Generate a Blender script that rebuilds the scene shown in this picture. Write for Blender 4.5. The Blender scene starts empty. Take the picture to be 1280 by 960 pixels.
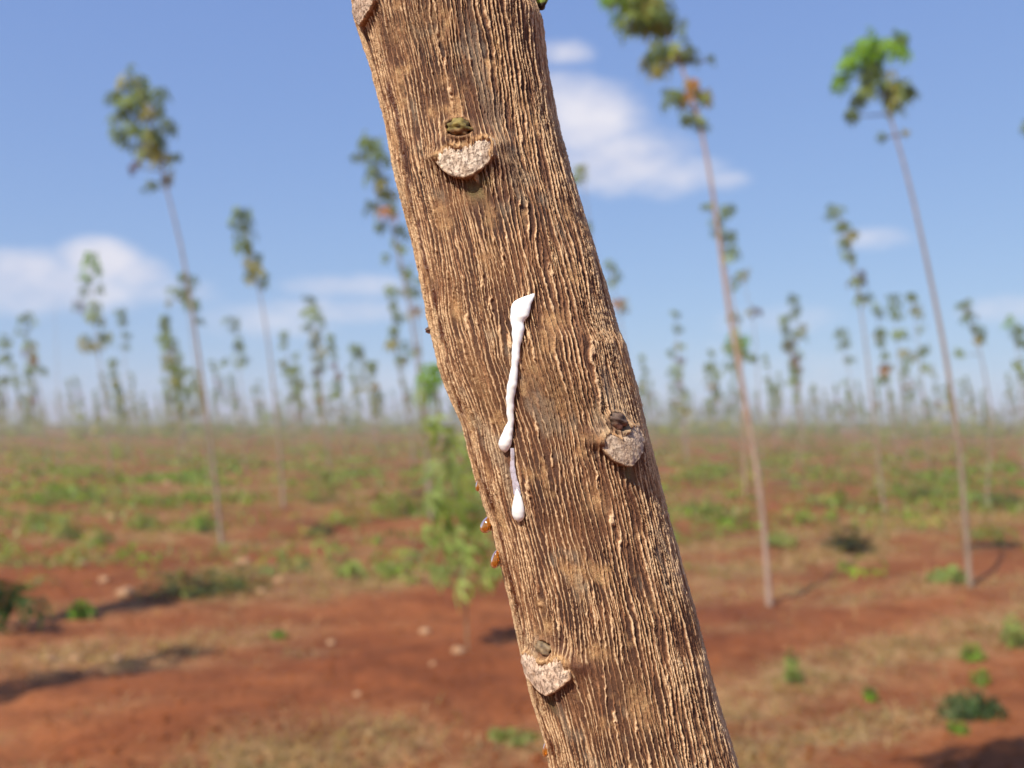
import bpy, math, random
import numpy as np
from mathutils import Vector

random.seed(11)
RNG = np.random.default_rng(11)
S = bpy.context.scene
COL = S.collection
PI = math.pi

# ------------------------------------------------------------------ camera model
F = 1244.4                      # focal length in photo pixels (1280 wide)
CH = 1.30                       # camera height
PITCH = math.atan(48 / F)
CP, SP = math.cos(PITCH), math.sin(PITCH)
D0 = 0.36                       # distance to the axis of the near trunk

def ray(px, py):
    xc, yc = (px - 640) / F, (480 - py) / F
    return np.array([xc, CP - yc * SP, SP + yc * CP])

def ground_at(px, py):
    r = ray(px, py)
    t = CH / -r[2]
    return r[0] * t, r[1] * t

def at(px, py, Y):
    r = ray(px, py)
    t = Y / r[1]
    return np.array([r[0] * t, Y, CH + r[2] * t])

# ------------------------------------------------------------------ helpers
def mesh_obj(name, verts, faces, mat=None, parent=None, smooth=False, cols=None, attrs=None):
    me = bpy.data.meshes.new(name)
    verts = np.asarray(verts, np.float32).reshape(-1, 3)
    if isinstance(faces, np.ndarray):
        k = faces.shape[1]
        n = faces.shape[0]
        me.vertices.add(len(verts)); me.vertices.foreach_set('co', verts.ravel())
        me.loops.add(n * k); me.loops.foreach_set('vertex_index', faces.astype(np.int32).ravel())
        me.polygons.add(n)
        me.polygons.foreach_set('loop_start', np.arange(0, n * k, k, dtype=np.int32))
        me.update(calc_edges=True)
    else:
        me.from_pydata(verts.tolist(), [], [list(f) for f in faces])
    if smooth:
        me.polygons.foreach_set('use_smooth', np.ones(len(me.polygons), bool))
    if cols is not None:
        a = me.attributes.new('tint', 'FLOAT_COLOR', 'POINT')
        c = np.ones((len(verts), 4), np.float32); c[:, :3] = cols
        a.data.foreach_set('color', c.ravel())
    for k, v in (attrs or {}).items():
        a = me.attributes.new(k, 'FLOAT', 'POINT')
        a.data.foreach_set('value', np.asarray(v, np.float32).ravel())
    me.validate()
    if mat: me.materials.append(mat)
    o = bpy.data.objects.new(name, me)
    COL.objects.link(o)
    if parent: o.parent = parent
    return o

def tag(o, label=None, cat=None, group=None, kind=None):
    if label: o['label'] = label
    if cat: o['category'] = cat
    if group: o['group'] = group
    if kind: o['kind'] = kind
    return o

def empty(name, loc):
    o = bpy.data.objects.new(name, None)
    o.location = [float(v) for v in loc]
    o.empty_display_size = .05
    COL.objects.link(o)
    return o

class MB:
    """collects coloured geometry for ONE mesh"""
    def __init__(s): s.v = []; s.f = []; s.c = []; s.n = 0
    def add(s, v, f, c):
        v = np.asarray(v, float); f = np.asarray(f, int)
        s.v.append(v); s.f.append(f + s.n); s.n += len(v)
        c = np.asarray(c, float)
        s.c.append(np.broadcast_to(c, (len(v), 3)))
    def build(s, name, mat, parent=None, off=(0, 0, 0), smooth=False):
        v = np.concatenate(s.v) - np.asarray(off, float)
        f = []
        tri = [a for a in s.f if a.shape[1] == 3]; quad = [a for a in s.f if a.shape[1] == 4]
        if tri and quad:
            q = np.concatenate(quad)
            tri.append(q[:, [0, 1, 2]]); tri.append(q[:, [0, 2, 3]])
            f = np.concatenate(tri)
        else:
            f = np.concatenate(tri or quad)
        return mesh_obj(name, v, f, mat, parent, smooth, np.concatenate(s.c))

def tube(mb, pts, rads, col=(1, 1, 1), sides=8, cap=True):
    pts = np.asarray(pts, float); n = len(pts)
    V = []; Fq = []
    for i in range(n):
        t = pts[min(i + 1, n - 1)] - pts[max(i - 1, 0)]
        t = t / (np.linalg.norm(t) + 1e-9)
        a = np.cross(t, [0, 1, 0.01] if abs(t[1]) < .9 else [1, 0, 0]); a /= np.linalg.norm(a)
        b = np.cross(t, a)
        for k in range(sides):
            w = 2 * PI * k / sides
            V.append(pts[i] + rads[i] * (math.cos(w) * a + math.sin(w) * b))
    for i in range(n - 1):
        for k in range(sides):
            k2 = (k + 1) % sides
            Fq.append((i * sides + k, i * sides + k2, (i + 1) * sides + k2, (i + 1) * sides + k))
    mb.add(V, Fq, col)

def smoothstep(a, b, x):
    t = np.clip((x - a) / (b - a), 0, 1)
    return t * t * (3 - 2 * t)

def perlin(x, y, seed=0, period=None):
    x = np.asarray(x, float); y = np.asarray(y, float)
    rs = np.random.default_rng(1000 + seed)
    perm = rs.permutation(1024)
    ang = rs.random(1024) * 2 * PI
    gx, gy = np.cos(ang), np.sin(ang)
    xi = np.floor(x).astype(int); yi = np.floor(y).astype(int)
    xf = x - xi; yf = y - yi
    u = xf * xf * xf * (xf * (xf * 6 - 15) + 10); v = yf * yf * yf * (yf * (yf * 6 - 15) + 10)
    def g(ix, iy, dx, dy):
        if period: ix = ix % period
        h = perm[(perm[ix & 1023] + iy) & 1023]
        return gx[h] * dx + gy[h] * dy
    a = g(xi, yi, xf, yf); b = g(xi + 1, yi, xf - 1, yf)
    c = g(xi, yi + 1, xf, yf - 1); d = g(xi + 1, yi + 1, xf - 1, yf - 1)
    return (a + u * (b - a)) * (1 - v) + (c + u * (d - c)) * v

def fbm(x, y, seed=0, octs=4):
    r = 0; a = 1.0
    for i in range(octs):
        r = r + a * perlin(x * 2 ** i, y * 2 ** i, seed + i); a *= .5
    return r

# ------------------------------------------------------------------ materials
def new_mat(name):
    m = bpy.data.materials.new(name); m.use_nodes = True
    nt = m.node_tree; nt.nodes.clear()
    out = nt.nodes.new('ShaderNodeOutputMaterial')
    return m, nt, out
def N(nt, t, **kw):
    n = nt.nodes.new(t)
    for k, v in kw.items():
        if k.startswith('i_'): n.inputs[k[2:].replace('_', ' ')].default_value = v
        else: setattr(n, k, v)
    return n
def L(nt, a, b): nt.links.new(a, b)
def ramp(nt, fac, stops):
    r = N(nt, 'ShaderNodeValToRGB')
    e = r.color_ramp.elements
    while len(e) < len(stops): e.new(0.5)
    for i, (p, c) in enumerate(stops):
        e[i].position = p; e[i].color = (*c, 1)
    L(nt, fac, r.inputs['Fac']); return r.outputs['Color']
def mixc(nt, fac, a, b, mode='MIX'):
    m = N(nt, 'ShaderNodeMix', data_type='RGBA', blend_type=mode)
    for sock, v in ((m.inputs[0], fac), (m.inputs[6], a), (m.inputs[7], b)):
        if hasattr(v, 'is_output') or isinstance(v, bpy.types.NodeSocket): L(nt, v, sock)
        else: sock.default_value = v if not isinstance(v, tuple) else (*v, 1) if len(v) == 3 else v
    return m.outputs[2]
def math_(nt, op, a, b=None, c=None, clamp=False):
    m = N(nt, 'ShaderNodeMath', operation=op, use_clamp=clamp)
    for i, v in enumerate((a, b, c)):
        if v is None: continue
        if isinstance(v, bpy.types.NodeSocket): L(nt, v, m.inputs[i])
        else: m.inputs[i].default_value = v
    return m.outputs[0]
def attr(nt, name, out='Fac'):
    return N(nt, 'ShaderNodeAttribute', attribute_name=name).outputs[out]
def noise(nt, vec, scale, detail=3, rough=.55):
    n = N(nt, 'ShaderNodeTexNoise'); n.inputs['Scale'].default_value = scale
    n.inputs['Detail'].default_value = detail; n.inputs['Roughness'].default_value = rough
    if vec is not None: L(nt, vec, n.inputs['Vector'])
    return n.outputs['Fac']

def leaf_material():
    m, nt, out = new_mat('leaf')
    c = attr(nt, 'tint', 'Color')
    geo = N(nt, 'ShaderNodeNewGeometry')
    nz = noise(nt, geo.outputs['Position'], 9, 2)
    c2 = mixc(nt, 1.0, c, ramp(nt, nz, [(.3, (.7, .75, .7)), (.7, (1.25, 1.2, 1.1))]), 'MULTIPLY')
    p = N(nt, 'ShaderNodeBsdfPrincipled'); p.inputs['Roughness'].default_value = .55
    p.inputs['Specular IOR Level'].default_value = .35
    L(nt, c2, p.inputs['Base Color'])
    t = N(nt, 'ShaderNodeBsdfTranslucent')
    c3 = mixc(nt, 1.0, c2, (1.5, 1.5, .7), 'MULTIPLY')
    L(nt, c3, t.inputs['Color'])
    mx = N(nt, 'ShaderNodeMixShader'); mx.inputs[0].default_value = .5
    L(nt, p.outputs[0], mx.inputs[1]); L(nt, t.outputs[0], mx.inputs[2])
    L(nt, mx.outputs[0], out.inputs['Surface']); return m

def stem_material():
    m, nt, out = new_mat('stem_bark')
    tc = N(nt, 'ShaderNodeTexCoord')
    mp = N(nt, 'ShaderNodeMapping'); mp.inputs['Scale'].default_value = (30, 30, 4)
    L(nt, tc.outputs['Object'], mp.inputs['Vector'])
    nz = noise(nt, mp.outputs['Vector'], 2, 4)
    c = mixc(nt, 1.0, attr(nt, 'tint', 'Color'), ramp(nt, nz, [(.3, (.62, .6, .58)), (.7, (1.25, 1.25, 1.25))]), 'MULTIPLY')
    p = N(nt, 'ShaderNodeBsdfPrincipled'); p.inputs['Roughness'].default_value = .8
    L(nt, c, p.inputs['Base Color'])
    b = N(nt, 'ShaderNodeBump'); b.inputs['Strength'].default_value = .4; b.inputs['Distance'].default_value = .004
    L(nt, nz, b.inputs['Height']); L(nt, b.outputs[0], p.inputs['Normal'])
    L(nt, p.outputs[0], out.inputs['Surface']); return m

def bark_material():
    m, nt, out = new_mat('near_bark')
    tc = N(nt, 'ShaderNodeTexCoord')
    h = attr(nt, 'ridge'); pt = attr(nt, 'patch'); rs = attr(nt, 'resin'); sm = attr(nt, 'smooth')
    md = attr(nt, 'grey')
    nf = noise(nt, tc.outputs['Object'], 2600, 3, .6)
    nm = noise(nt, tc.outputs['Object'], 420, 4, .6)
    nl = noise(nt, tc.outputs['Object'], 55, 3, .5)
    groove = ramp(nt, nl, [(.34, (.050, .021, .012)), (.52, (.090, .037, .018)), (.68, (.155, .066, .029))])
    mid = ramp(nt, nm, [(.3, (.215, .090, .038)), (.7, (.38, .180, .078))])
    crest = ramp(nt, nm, [(.3, (.62, .385, .200)), (.7, (.78, .55, .32))])
    f1 = N(nt, 'ShaderNodeMapRange', interpolation_type='SMOOTHSTEP'); f1.inputs[1].default_value = .14; f1.inputs[2].default_value = .48
    f2 = N(nt, 'ShaderNodeMapRange', interpolation_type='SMOOTHSTEP'); f2.inputs[1].default_value = .42; f2.inputs[2].default_value = .80
    L(nt, h, f1.inputs[0]); L(nt, h, f2.inputs[0])
    c = mixc(nt, f1.outputs[0], groove, mid)
    c = mixc(nt, f2.outputs[0], c, crest)
    tan = ramp(nt, nm, [(.28, (.29, .135, .055)), (.5, (.51, .29, .13)), (.72, (.64, .42, .20))])
    pf = math_(nt, 'MULTIPLY', pt, math_(nt, 'ADD', .55, math_(nt, 'MULTIPLY', nf, .6)), clamp=True)
    c = mixc(nt, pf, c, tan)
    c = mixc(nt, math_(nt, 'MULTIPLY', md, .55), c, (.33, .27, .19))
    olive = ramp(nt, nm, [(.3, (.10, .075, .022)), (.7, (.19, .14, .05))])
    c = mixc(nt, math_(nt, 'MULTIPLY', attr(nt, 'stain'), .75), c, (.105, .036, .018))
    c = mixc(nt, sm, c, olive)
    c = mixc(nt, math_(nt, 'MULTIPLY', rs, .9), c, (.085, .022, .008))
    c = mixc(nt, 1.0, c, ramp(nt, nf, [(.3, (.62, .60, .58)), (.7, (1.34, 1.32, 1.30))]), 'MULTIPLY')
    p = N(nt, 'ShaderNodeBsdfPrincipled')
    L(nt, c, p.inputs['Base Color'])
    r = math_(nt, 'SUBTRACT', .68, math_(nt, 'MULTIPLY', rs, .5))
    L(nt, r, p.inputs['Roughness'])
    p.inputs['Specular IOR Level'].default_value = .35
    b = N(nt, 'ShaderNodeBump'); b.inputs['Strength'].default_value = .8; b.inputs['Distance'].default_value = .0005
    L(nt, math_(nt, 'ADD', nf, nm), b.inputs['Height']); L(nt, b.outputs[0], p.inputs['Normal'])
    L(nt, p.outputs[0], out.inputs['Surface']); return m

def scar_material():
    m, nt, out = new_mat('leaf_scar')
    tc = N(nt, 'ShaderNodeTexCoord')
    nf = noise(nt, tc.outputs['Object'], 1500, 3, .6)
    nm = noise(nt, tc.outputs['Object'], 260, 4, .65)
    base = ramp(nt, nm, [(.3, (.38, .27, .18)), (.45, (.56, .44, .33)), (.6, (.72, .61, .48)), (.75, (.56, .42, .32))])
    c = mixc(nt, 1.0, base, attr(nt, 'tint', 'Color'), 'MULTIPLY')
    wv_ = N(nt, 'ShaderNodeMapping'); wv_.inputs['Scale'].default_value = (1, 1, .45)
    L(nt, tc.outputs['Object'], wv_.inputs['Vector'])
    ns = noise(nt, wv_.outputs['Vector'], 1150, 4, .65)
    speck = ramp(nt, ns, [(.52, (0, 0, 0)), (.62, (1, 1, 1))])
    c = mixc(nt, math_(nt, 'MULTIPLY', speck, .62), c, (.15, .075, .045))
    w = N(nt, 'ShaderNodeTexVoronoi', feature='DISTANCE_TO_EDGE'); w.inputs['Scale'].default_value = 150
    L(nt, tc.outputs['Object'], w.inputs['Vector'])
    crack = ramp(nt, w.outputs['Distance'], [(.0, (1, 1, 1)), (.05, (0, 0, 0))])
    gate2 = ramp(nt, nm, [(.5, (0, 0, 0)), (.6, (1, 1, 1))])
    c = mixc(nt, mixc(nt, 1.0, crack, gate2, 'MULTIPLY'), c, (.14, .08, .045))
    p = N(nt, 'ShaderNodeBsdfPrincipled'); p.inputs['Roughness'].default_value = .75
    L(nt, c, p.inputs['Base Color'])
    b = N(nt, 'ShaderNodeBump'); b.inputs['Strength'].default_value = .8; b.inputs['Distance'].default_value = .0005
    L(nt, math_(nt, 'SUBTRACT', math_(nt, 'ADD', nf, nm), speck), b.inputs['Height']); L(nt, b.outputs[0], p.inputs['Normal'])
    L(nt, p.outputs[0], out.inputs['Surface']); return m

def bud_material():
    m, nt, out = new_mat('bud')
    tc = N(nt, 'ShaderNodeTexCoord')
    nm = noise(nt, tc.outputs['Object'], 500, 4, .6)
    c = mixc(nt, 1.0, attr(nt, 'tint', 'Color'), ramp(nt, nm, [(.3, (.45, .4, .4)), (.65, (1.4, 1.4, 1.3))]), 'MULTIPLY')
    p = N(nt, 'ShaderNodeBsdfPrincipled'); p.inputs['Roughness'].default_value = .7
    L(nt, c, p.inputs['Base Color'])
    b = N(nt, 'ShaderNodeBump'); b.inputs['Strength'].default_value = .6; b.inputs['Distance'].default_value = .0005
    L(nt, nm, b.inputs['Height']); L(nt, b.outputs[0], p.inputs['Normal'])
    L(nt, p.outputs[0], out.inputs['Surface']); return m

def latex_material():
    m, nt, out = new_mat('latex')
    tc = N(nt, 'ShaderNodeTexCoord')
    nm = noise(nt, tc.outputs['Object'], 200, 2)
    p = N(nt, 'ShaderNodeBsdfPrincipled')
    L(nt, ramp(nt, nm, [(.3, (.86, .85, .80)), (.7, (.90, .89, .85))]), p.inputs['Base Color'])
    p.inputs['Roughness'].default_value = .22
    p.inputs['Subsurface Weight'].default_value = .25
    p.inputs['Subsurface Radius'].default_value = (.0012, .001, .0008)
    p.inputs['Subsurface Scale'].default_value = 1.0
    L(nt, p.outputs[0], out.inputs['Surface']); return m

def film_material():
    m, nt, out = new_mat('latex_film')
    tc = N(nt, 'ShaderNodeTexCoord')
    nm = noise(nt, tc.outputs['Object'], 700, 3)
    p = N(nt, 'ShaderNodeBsdfPrincipled')
    p.inputs['Base Color'].default_value = (.66, .60, .66, 1); p.inputs['Roughness'].default_value = .15
    L(nt, ramp(nt, nm, [(.35, (.3, .3, .3)), (.65, (.72, .72, .72))]), p.inputs['Alpha'])
    L(nt, p.outputs[0], out.inputs['Surface']); return m

def amber_material():
    m, nt, out = new_mat('resin')
    tc = N(nt, 'ShaderNodeTexCoord')
    nm = noise(nt, tc.outputs['Object'], 260, 2)
    p = N(nt, 'ShaderNodeBsdfPrincipled')
    L(nt, ramp(nt, nm, [(.3, (.62, .20, .022)), (.7, (.75, .33, .05))]), p.inputs['Base Color'])
    p.inputs['Roughness'].default_value = .08
    p.inputs['Transmission Weight'].default_value = .8
    p.inputs['IOR'].default_value = 1.45
    p.inputs['Coat Weight'].default_value = .3
    L(nt, p.outputs[0], out.inputs['Surface']); return m

def stone_material():
    m, nt, out = new_mat('pale_stone')
    tc = N(nt, 'ShaderNodeTexCoord')
    nm = noise(nt, tc.outputs['Object'], 14, 4, .6)
    p = N(nt, 'ShaderNodeBsdfPrincipled'); p.inputs['Roughness'].default_value = .9
    L(nt, ramp(nt, nm, [(.3, (.25, .12, .055)), (.55, (.36, .20, .10)), (.75, (.44, .28, .16))]), p.inputs['Base Color'])
    L(nt, p.outputs[0], out.inputs['Surface']); return m

def ground_material():
    m, nt, out = new_mat('red_soil')
    tc = N(nt, 'ShaderNodeTexCoord')
    pos = tc.outputs['Object']
    n1 = noise(nt, pos, .55, 5, .6)
    n2 = noise(nt, pos, 3.5, 5, .65)
    n3 = noise(nt, pos, 26, 4, .65)
    soil = ramp(nt, n1, [(.35, (.150, .042, .0135)), (.5, (.200, .059, .0185)), (.66, (.265, .092, .032))])
    soil = mixc(nt, 1.0, soil, ramp(nt, n2, [(.3, (.74, .72, .70)), (.7, (1.26, 1.26, 1.24))]), 'MULTIPLY')
    soil = mixc(nt, 1.0, soil, ramp(nt, n3, [(.3, (.72, .72, .72)), (.7, (1.25, 1.25, 1.25))]), 'MULTIPLY')
    lit = ramp(nt, n3, [(.3, (.24, .135, .06)), (.7, (.44, .29, .14))])
    lf = math_(nt, 'MULTIPLY', attr(nt, 'litter'), ramp(nt, n2, [(.34, (.15, .15, .15)), (.6, (1, 1, 1))]), clamp=True)
    c = mixc(nt, lf, soil, lit)
    grn = ramp(nt, n3, [(.3, (.105, .115, .022)), (.7, (.23, .205, .05))])
    gf = math_(nt, 'MULTIPLY', attr(nt, 'weedy'), ramp(nt, n2, [(.46, (0, 0, 0)), (.64, (1, 1, 1))]), clamp=True)
    c = mixc(nt, gf, c, grn)
    p = N(nt, 'ShaderNodeBsdfPrincipled'); p.inputs['Roughness'].default_value = .95
    p.inputs['Specular IOR Level'].default_value = .15
    L(nt, c, p.inputs['Base Color'])
    b = N(nt, 'ShaderNodeBump'); b.inputs['Strength'].default_value = .6; b.inputs['Distance'].default_value = .02
    L(nt, math_(nt, 'ADD', n3, n2), b.inputs['Height']); L(nt, b.outputs[0], p.inputs['Normal'])
    L(nt, p.outputs[0], out.inputs['Surface']); return m

M_LEAF = leaf_material(); M_STEM = stem_material(); M_BARK = bark_material(); M_SCAR = scar_material()
M_BUD = bud_material(); M_LATEX = latex_material(); M_FILM = film_material(); M_AMBER = amber_material()
M_STONE = stone_material(); M_SOIL = ground_material()

# ------------------------------------------------------------------ sun, sky, camera, haze
SUN_AZ = math.radians(37)       # the sun stands behind the viewer's left shoulder
SUN_EL = math.radians(45)
to_sun = Vector((-math.sin(SUN_AZ) * math.cos(SUN_EL), -math.cos(SUN_AZ) * math.cos(SUN_EL), math.sin(SUN_EL)))
sl = bpy.data.lights.new('sun', 'SUN'); sl.energy = 4.2; sl.angle = math.radians(.5); sl.color = (1, .94, .84)
so = bpy.data.objects.new('sun', sl); COL.objects.link(so)
so.rotation_euler = (-to_sun).to_track_quat('-Z', 'Y').to_euler(); so.location = (-3, -4, 8)

W = bpy.data.worlds.new('World'); S.world = W; W.use_nodes = True
nt = W.node_tree; nt.nodes.clear()
wo = N(nt, 'ShaderNodeOutputWorld'); bg = N(nt, 'ShaderNodeBackground'); bg.inputs['Strength'].default_value = .1
sky = N(nt, 'ShaderNodeTexSky', sky_type='NISHITA', sun_disc=False)
sky.sun_elevation = SUN_EL; sky.sun_rotation = PI + SUN_AZ
sky.air_density = 1.0; sky.dust_density = .25; sky.ozone_density = 4.0
tc = N(nt, 'ShaderNodeTexCoord'); sep = N(nt, 'ShaderNodeSeparateXYZ')
L(nt, tc.outputs['Generated'], sep.inputs[0])
az = math_(nt, 'ARCTAN2', sep.outputs[0], sep.outputs[1])
el = math_(nt, 'ARCSINE', sep.outputs[2])
cn = N(nt, 'ShaderNodeCombineXYZ'); L(nt, az, cn.inputs[0]); L(nt, math_(nt, 'MULTIPLY', el, 1.7), cn.inputs[1])
cn1 = noise(nt, cn.outputs[0], 11, 6, .58)
cn2 = noise(nt, cn.outputs[0], 34, 5, .6)
nsum = math_(nt, 'ADD', math_(nt, 'MULTIPLY', math_(nt, 'SUBTRACT', cn1, .5), 1.9), math_(nt, 'MULTIPLY', math_(nt, 'SUBTRACT', cn2, .5), .7))
# clouds as (x, y, half width, half height, density), read as directions on the sky
CL = [(50, 352, 130, 36, .85), (128, 326, 52, 26, 1.25), (30, 334, 60, 22, .95), (170, 342, 40, 22, .9), (205, 364, 60, 18, .5),
      (735, 150, 75, 52, 1.05), (775, 200, 90, 40, 1.0), (838, 220, 70, 24, .6), (700, 120, 50, 30, .8), (708, 65, 36, 15, .75),
      (905, 226, 30, 13, .5), (1098, 298, 40, 12, .4), (430, 358, 75, 16, .55), (430, 388, 90, 16, .55),
      (1255, 385, 50, 16, .45), (970, 400, 60, 18, .4), (330, 400, 80, 18, .35), (700, 480, 400, 30, .18)]
best = None
for (cx, cy, hw, hh, dn) in CL:
    r = ray(cx, cy); a0 = math.atan2(r[0], r[1]); e0 = math.asin(r[2] / np.linalg.norm(r))
    dx = math_(nt, 'MULTIPLY', math_(nt, 'SUBTRACT', az, a0), F / hw); dy = math_(nt, 'MULTIPLY', math_(nt, 'SUBTRACT', el, e0), F / hh)
    q = math_(nt, 'ADD', math_(nt, 'MULTIPLY', dx, dx), math_(nt, 'MULTIPLY', dy, dy))
    v = math_(nt, 'MULTIPLY', math_(nt, 'SUBTRACT', 1.25, q), dn)
    best = v if best is None else math_(nt, 'MAXIMUM', best, v)
# other clouds all round the rest of the sky
rest = math_(nt, 'MULTIPLY', math_(nt, 'SUBTRACT', math_(nt, 'ABSOLUTE', az), .62), 2.0, clamp=True)
far = math_(nt, 'SUBTRACT', math_(nt, 'MULTIPLY', rest, math_(nt, 'SUBTRACT', .75, math_(nt, 'ABSOLUTE', math_(nt, 'SUBTRACT', el, .2)))), .45)
best = math_(nt, 'MAXIMUM', best, math_(nt, 'SUBTRACT', math_(nt, 'MULTIPLY', far, rest), math_(nt, 'MULTIPLY', math_(nt, 'SUBTRACT', 1.0, rest), 4.0)))
cm = N(nt, 'ShaderNodeMapRange', interpolation_type='SMOOTHSTEP'); cm.inputs[1].default_value = -.28; cm.inputs[2].default_value = 1.6
cm.inputs[4].default_value = .84
L(nt, math_(nt, 'ADD', best, nsum), cm.inputs[0])
sk = N(nt, 'ShaderNodeSeparateColor'); L(nt, mixc(nt, 1.0, sky.outputs[0], (1.02, .97, 1.10), 'MULTIPLY'), sk.inputs[0])
cb_ = N(nt, 'ShaderNodeCombineColor')
for i, (e_, k_) in enumerate(((.524, 1.22), (.500, 1.55), (.277, 2.98))):
    L(nt, math_(nt, 'MULTIPLY', math_(nt, 'POWER', sk.outputs[i], e_), k_), cb_.inputs[i])
skyc = cb_.outputs[0]
ccol = ramp(nt, cn1, [(.35, (.70, .70, .80)), (.65, (.86, .83, .87))])
ccol = mixc(nt, 1.0, ccol, (7.0, 7.0, 7.0), 'MULTIPLY')
L(nt, mixc(nt, cm.outputs[0], skyc, ccol), bg.inputs['Color'])
L(nt, bg.outputs[0], wo.inputs['Surface'])

cd = bpy.data.cameras.new('camera'); cam = bpy.data.objects.new('camera', cd); COL.objects.link(cam)
cd.sensor_width = 36; cd.lens = 36 * F / 1280; cd.clip_start = .02; cd.clip_end = 6000
cam.location = (0, 0, CH); cam.rotation_euler = (PI / 2 + PITCH, 0, 0)
cd.dof.use_dof = True; cd.dof.focus_distance = D0 - .028; cd.dof.aperture_fstop = 10.5
S.camera = cam

hv = [(x, y, z) for x in (-520, 520) for y in (-60, 620) for z in (-1.5, 9.0)]
hf = [(0, 1, 3, 2), (4, 6, 7, 5), (0, 4, 5, 1), (2, 3, 7, 6), (0, 2, 6, 4), (1, 5, 7, 3)]
hm, hnt, hout = new_mat('haze')
pv = N(hnt, 'ShaderNodeVolumePrincipled'); pv.inputs['Density'].default_value = .0017
pv.inputs['Color'].default_value = (.80, .83, .92, 1); pv.inputs['Anisotropy'].default_value = .15
L(hnt, pv.outputs[0], hout.inputs['Volume'])
hz = mesh_obj('haze', hv, hf, hm); tag(hz, 'pale bluish haze over the far plantation', 'haze', kind='stuff')

# ------------------------------------------------------------------ ground
ROW = math.radians(52)          # direction of the old plough rows
def row_uv(x, y):
    return x * math.sin(ROW) + y * math.cos(ROW), x * math.cos(ROW) - y * math.sin(ROW)
LIT = [  # dry litter patches (photo x, y, half length along the row in m, half width in m, amount)
    (150, 812, .9, .28, 1.), (300, 795, .5, .15, .6), (460, 738, .8, .25, .8), (380, 945, .5, .3, 1.), (330, 960, .6, .2, .7), (650, 930, .4, .14, .6),
    (1000, 850, 1.2, .32, .9), (1130, 810, 1.3, .3, .9), (1250, 775, .9, .3, .9), (1000, 925, .6, .25, .9), (1100, 905, .6, .2, .8), (930, 880, .4, .2, .8),
    (870, 745, .8, .16, .7), (980, 738, .8, .16, .7), (1090, 745, .8, .2, .7), (940, 680, 1.5, .3, .8), (1040, 700, 1.6, .3, .6), (860, 690, 1.0, .4, .7),
    (320, 715, .7, .25, .9), (80, 700, 1.0, .3, .5), (60, 825, .5, .15, .8), (1200, 655, 2.5, .5, .6), (930, 790, .4, .1, .4)]
def litter_at(x, y):
    u, v = row_uv(x, y)
    r = np.zeros_like(x)
    for (px, py, a, b, k) in LIT:
        gx, gy = ground_at(px, py); u0, v0 = row_uv(gx, gy)
        q = ((u - u0) / a) ** 2 + ((v - v0) / b) ** 2
        r = np.maximum(r, k * np.exp(-q * .9))
    n = fbm(u * .35, v * .9, 40, 4)
    r = r + .65 * smoothstep(-.08, .5, n) * smoothstep(5.5, 10, np.hypot(x, y))
    r = r + .35 * smoothstep(.15, .6, fbm(u * .8, v * 1.6, 44, 3))
    return np.clip(r * (1 + .9 * fbm(x * 3, y * 3, 47, 3)), 0, 1)
def height_at(x, y):
    d = np.hypot(x, y)
    u, v = row_uv(x, y)
    k = 1 / (1 + (d / 25) ** 2)
    return k * (.05 * fbm(x * .5, y * .5, 60, 4) + .025 * np.sin(v * 2.6 + 1.3 * perlin(u * .2, v * .3, 66)) + .022 * fbm(x * 3.2, y * 3.2, 68, 3)) - .0
fr = np.concatenate([np.linspace(-180, -52, 90, endpoint=False), np.linspace(-52, 52, 520, endpoint=False), np.linspace(52, 180, 90, endpoint=False)])
th = np.radians(fr); nr = 330
rad = np.concatenate([[.02], .35 * (2500 / .35) ** np.linspace(0, 1, nr)])
RR, TT = np.meshgrid(rad, th, indexing='ij')
gx = RR * np.sin(TT); gy = RR * np.cos(TT)
gz = height_at(gx, gy)
ni, nj = gx.shape
idx = np.arange(ni * nj).reshape(ni, nj); nxt = np.roll(idx, -1, axis=1)
gf = np.stack([idx[:-1], idx[1:], nxt[1:], nxt[:-1]], -1).reshape(-1, 4)[:, ::-1]
dist = np.hypot(gx, gy)
weedy = np.clip(smoothstep(6.5, 20, dist) * smoothstep(-.45, .25, fbm(gx * .12, gy * .12, 70, 3) + .25) * .85, 0, 1)
gr = mesh_obj('ground', np.stack([gx, gy, gz], -1).reshape(-1, 3), gf, M_SOIL, smooth=True,
              attrs={'litter': litter_at(gx, gy).ravel(), 'weedy': weedy.ravel()})
tag(gr, kind='structure')
def gz_at(x, y): return float(height_at(np.array([x], float), np.array([y], float))[0])

# ------------------------------------------------------------------ foliage
PAL = {'K': (.045, .085, .022), 'B': (.19, .34, .022), 'G': (.215, .275, .055), 'D': (.140, .190, .065), 'Y': (.32, .28, .060), 'O': (.36, .15, .045),
       'N': (.13, .065, .032), 'P': (.30, .38, .12)}
def leaf_template(lobes=5):
    V = []; Fc = []
    angs = {5: (-82, -42, 0, 42, 82), 3: (-52, 0, 52)}[lobes]; lens = {5: (.62, .9, 1., .9, .62), 3: (.85, 1., .85)}[lobes]
    for a, l in zip(angs, lens):
        a = math.radians(a); d = np.array([math.cos(a), math.sin(a)]); p = np.array([-d[1], d[0]])
        b = len(V)
        w = .115 * l + .015
        for (s, o, z) in ((0, 0, 0), (.55, w, -.13), (.5, 0, -.10), (.55, -w, -.13), (1.0, 0, -.50)):
            q = d * s * l + p * o
            V.append((q[0], q[1], z * l))
        Fc += [(b, b + 2, b + 1), (b, b + 3, b + 2), (b + 1, b + 2, b + 4), (b + 2, b + 3, b + 4)]
    return np.array(V), np.array(Fc)
LT5, LF5 = leaf_template(5); LT3, LF3 = leaf_template(3)

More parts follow.
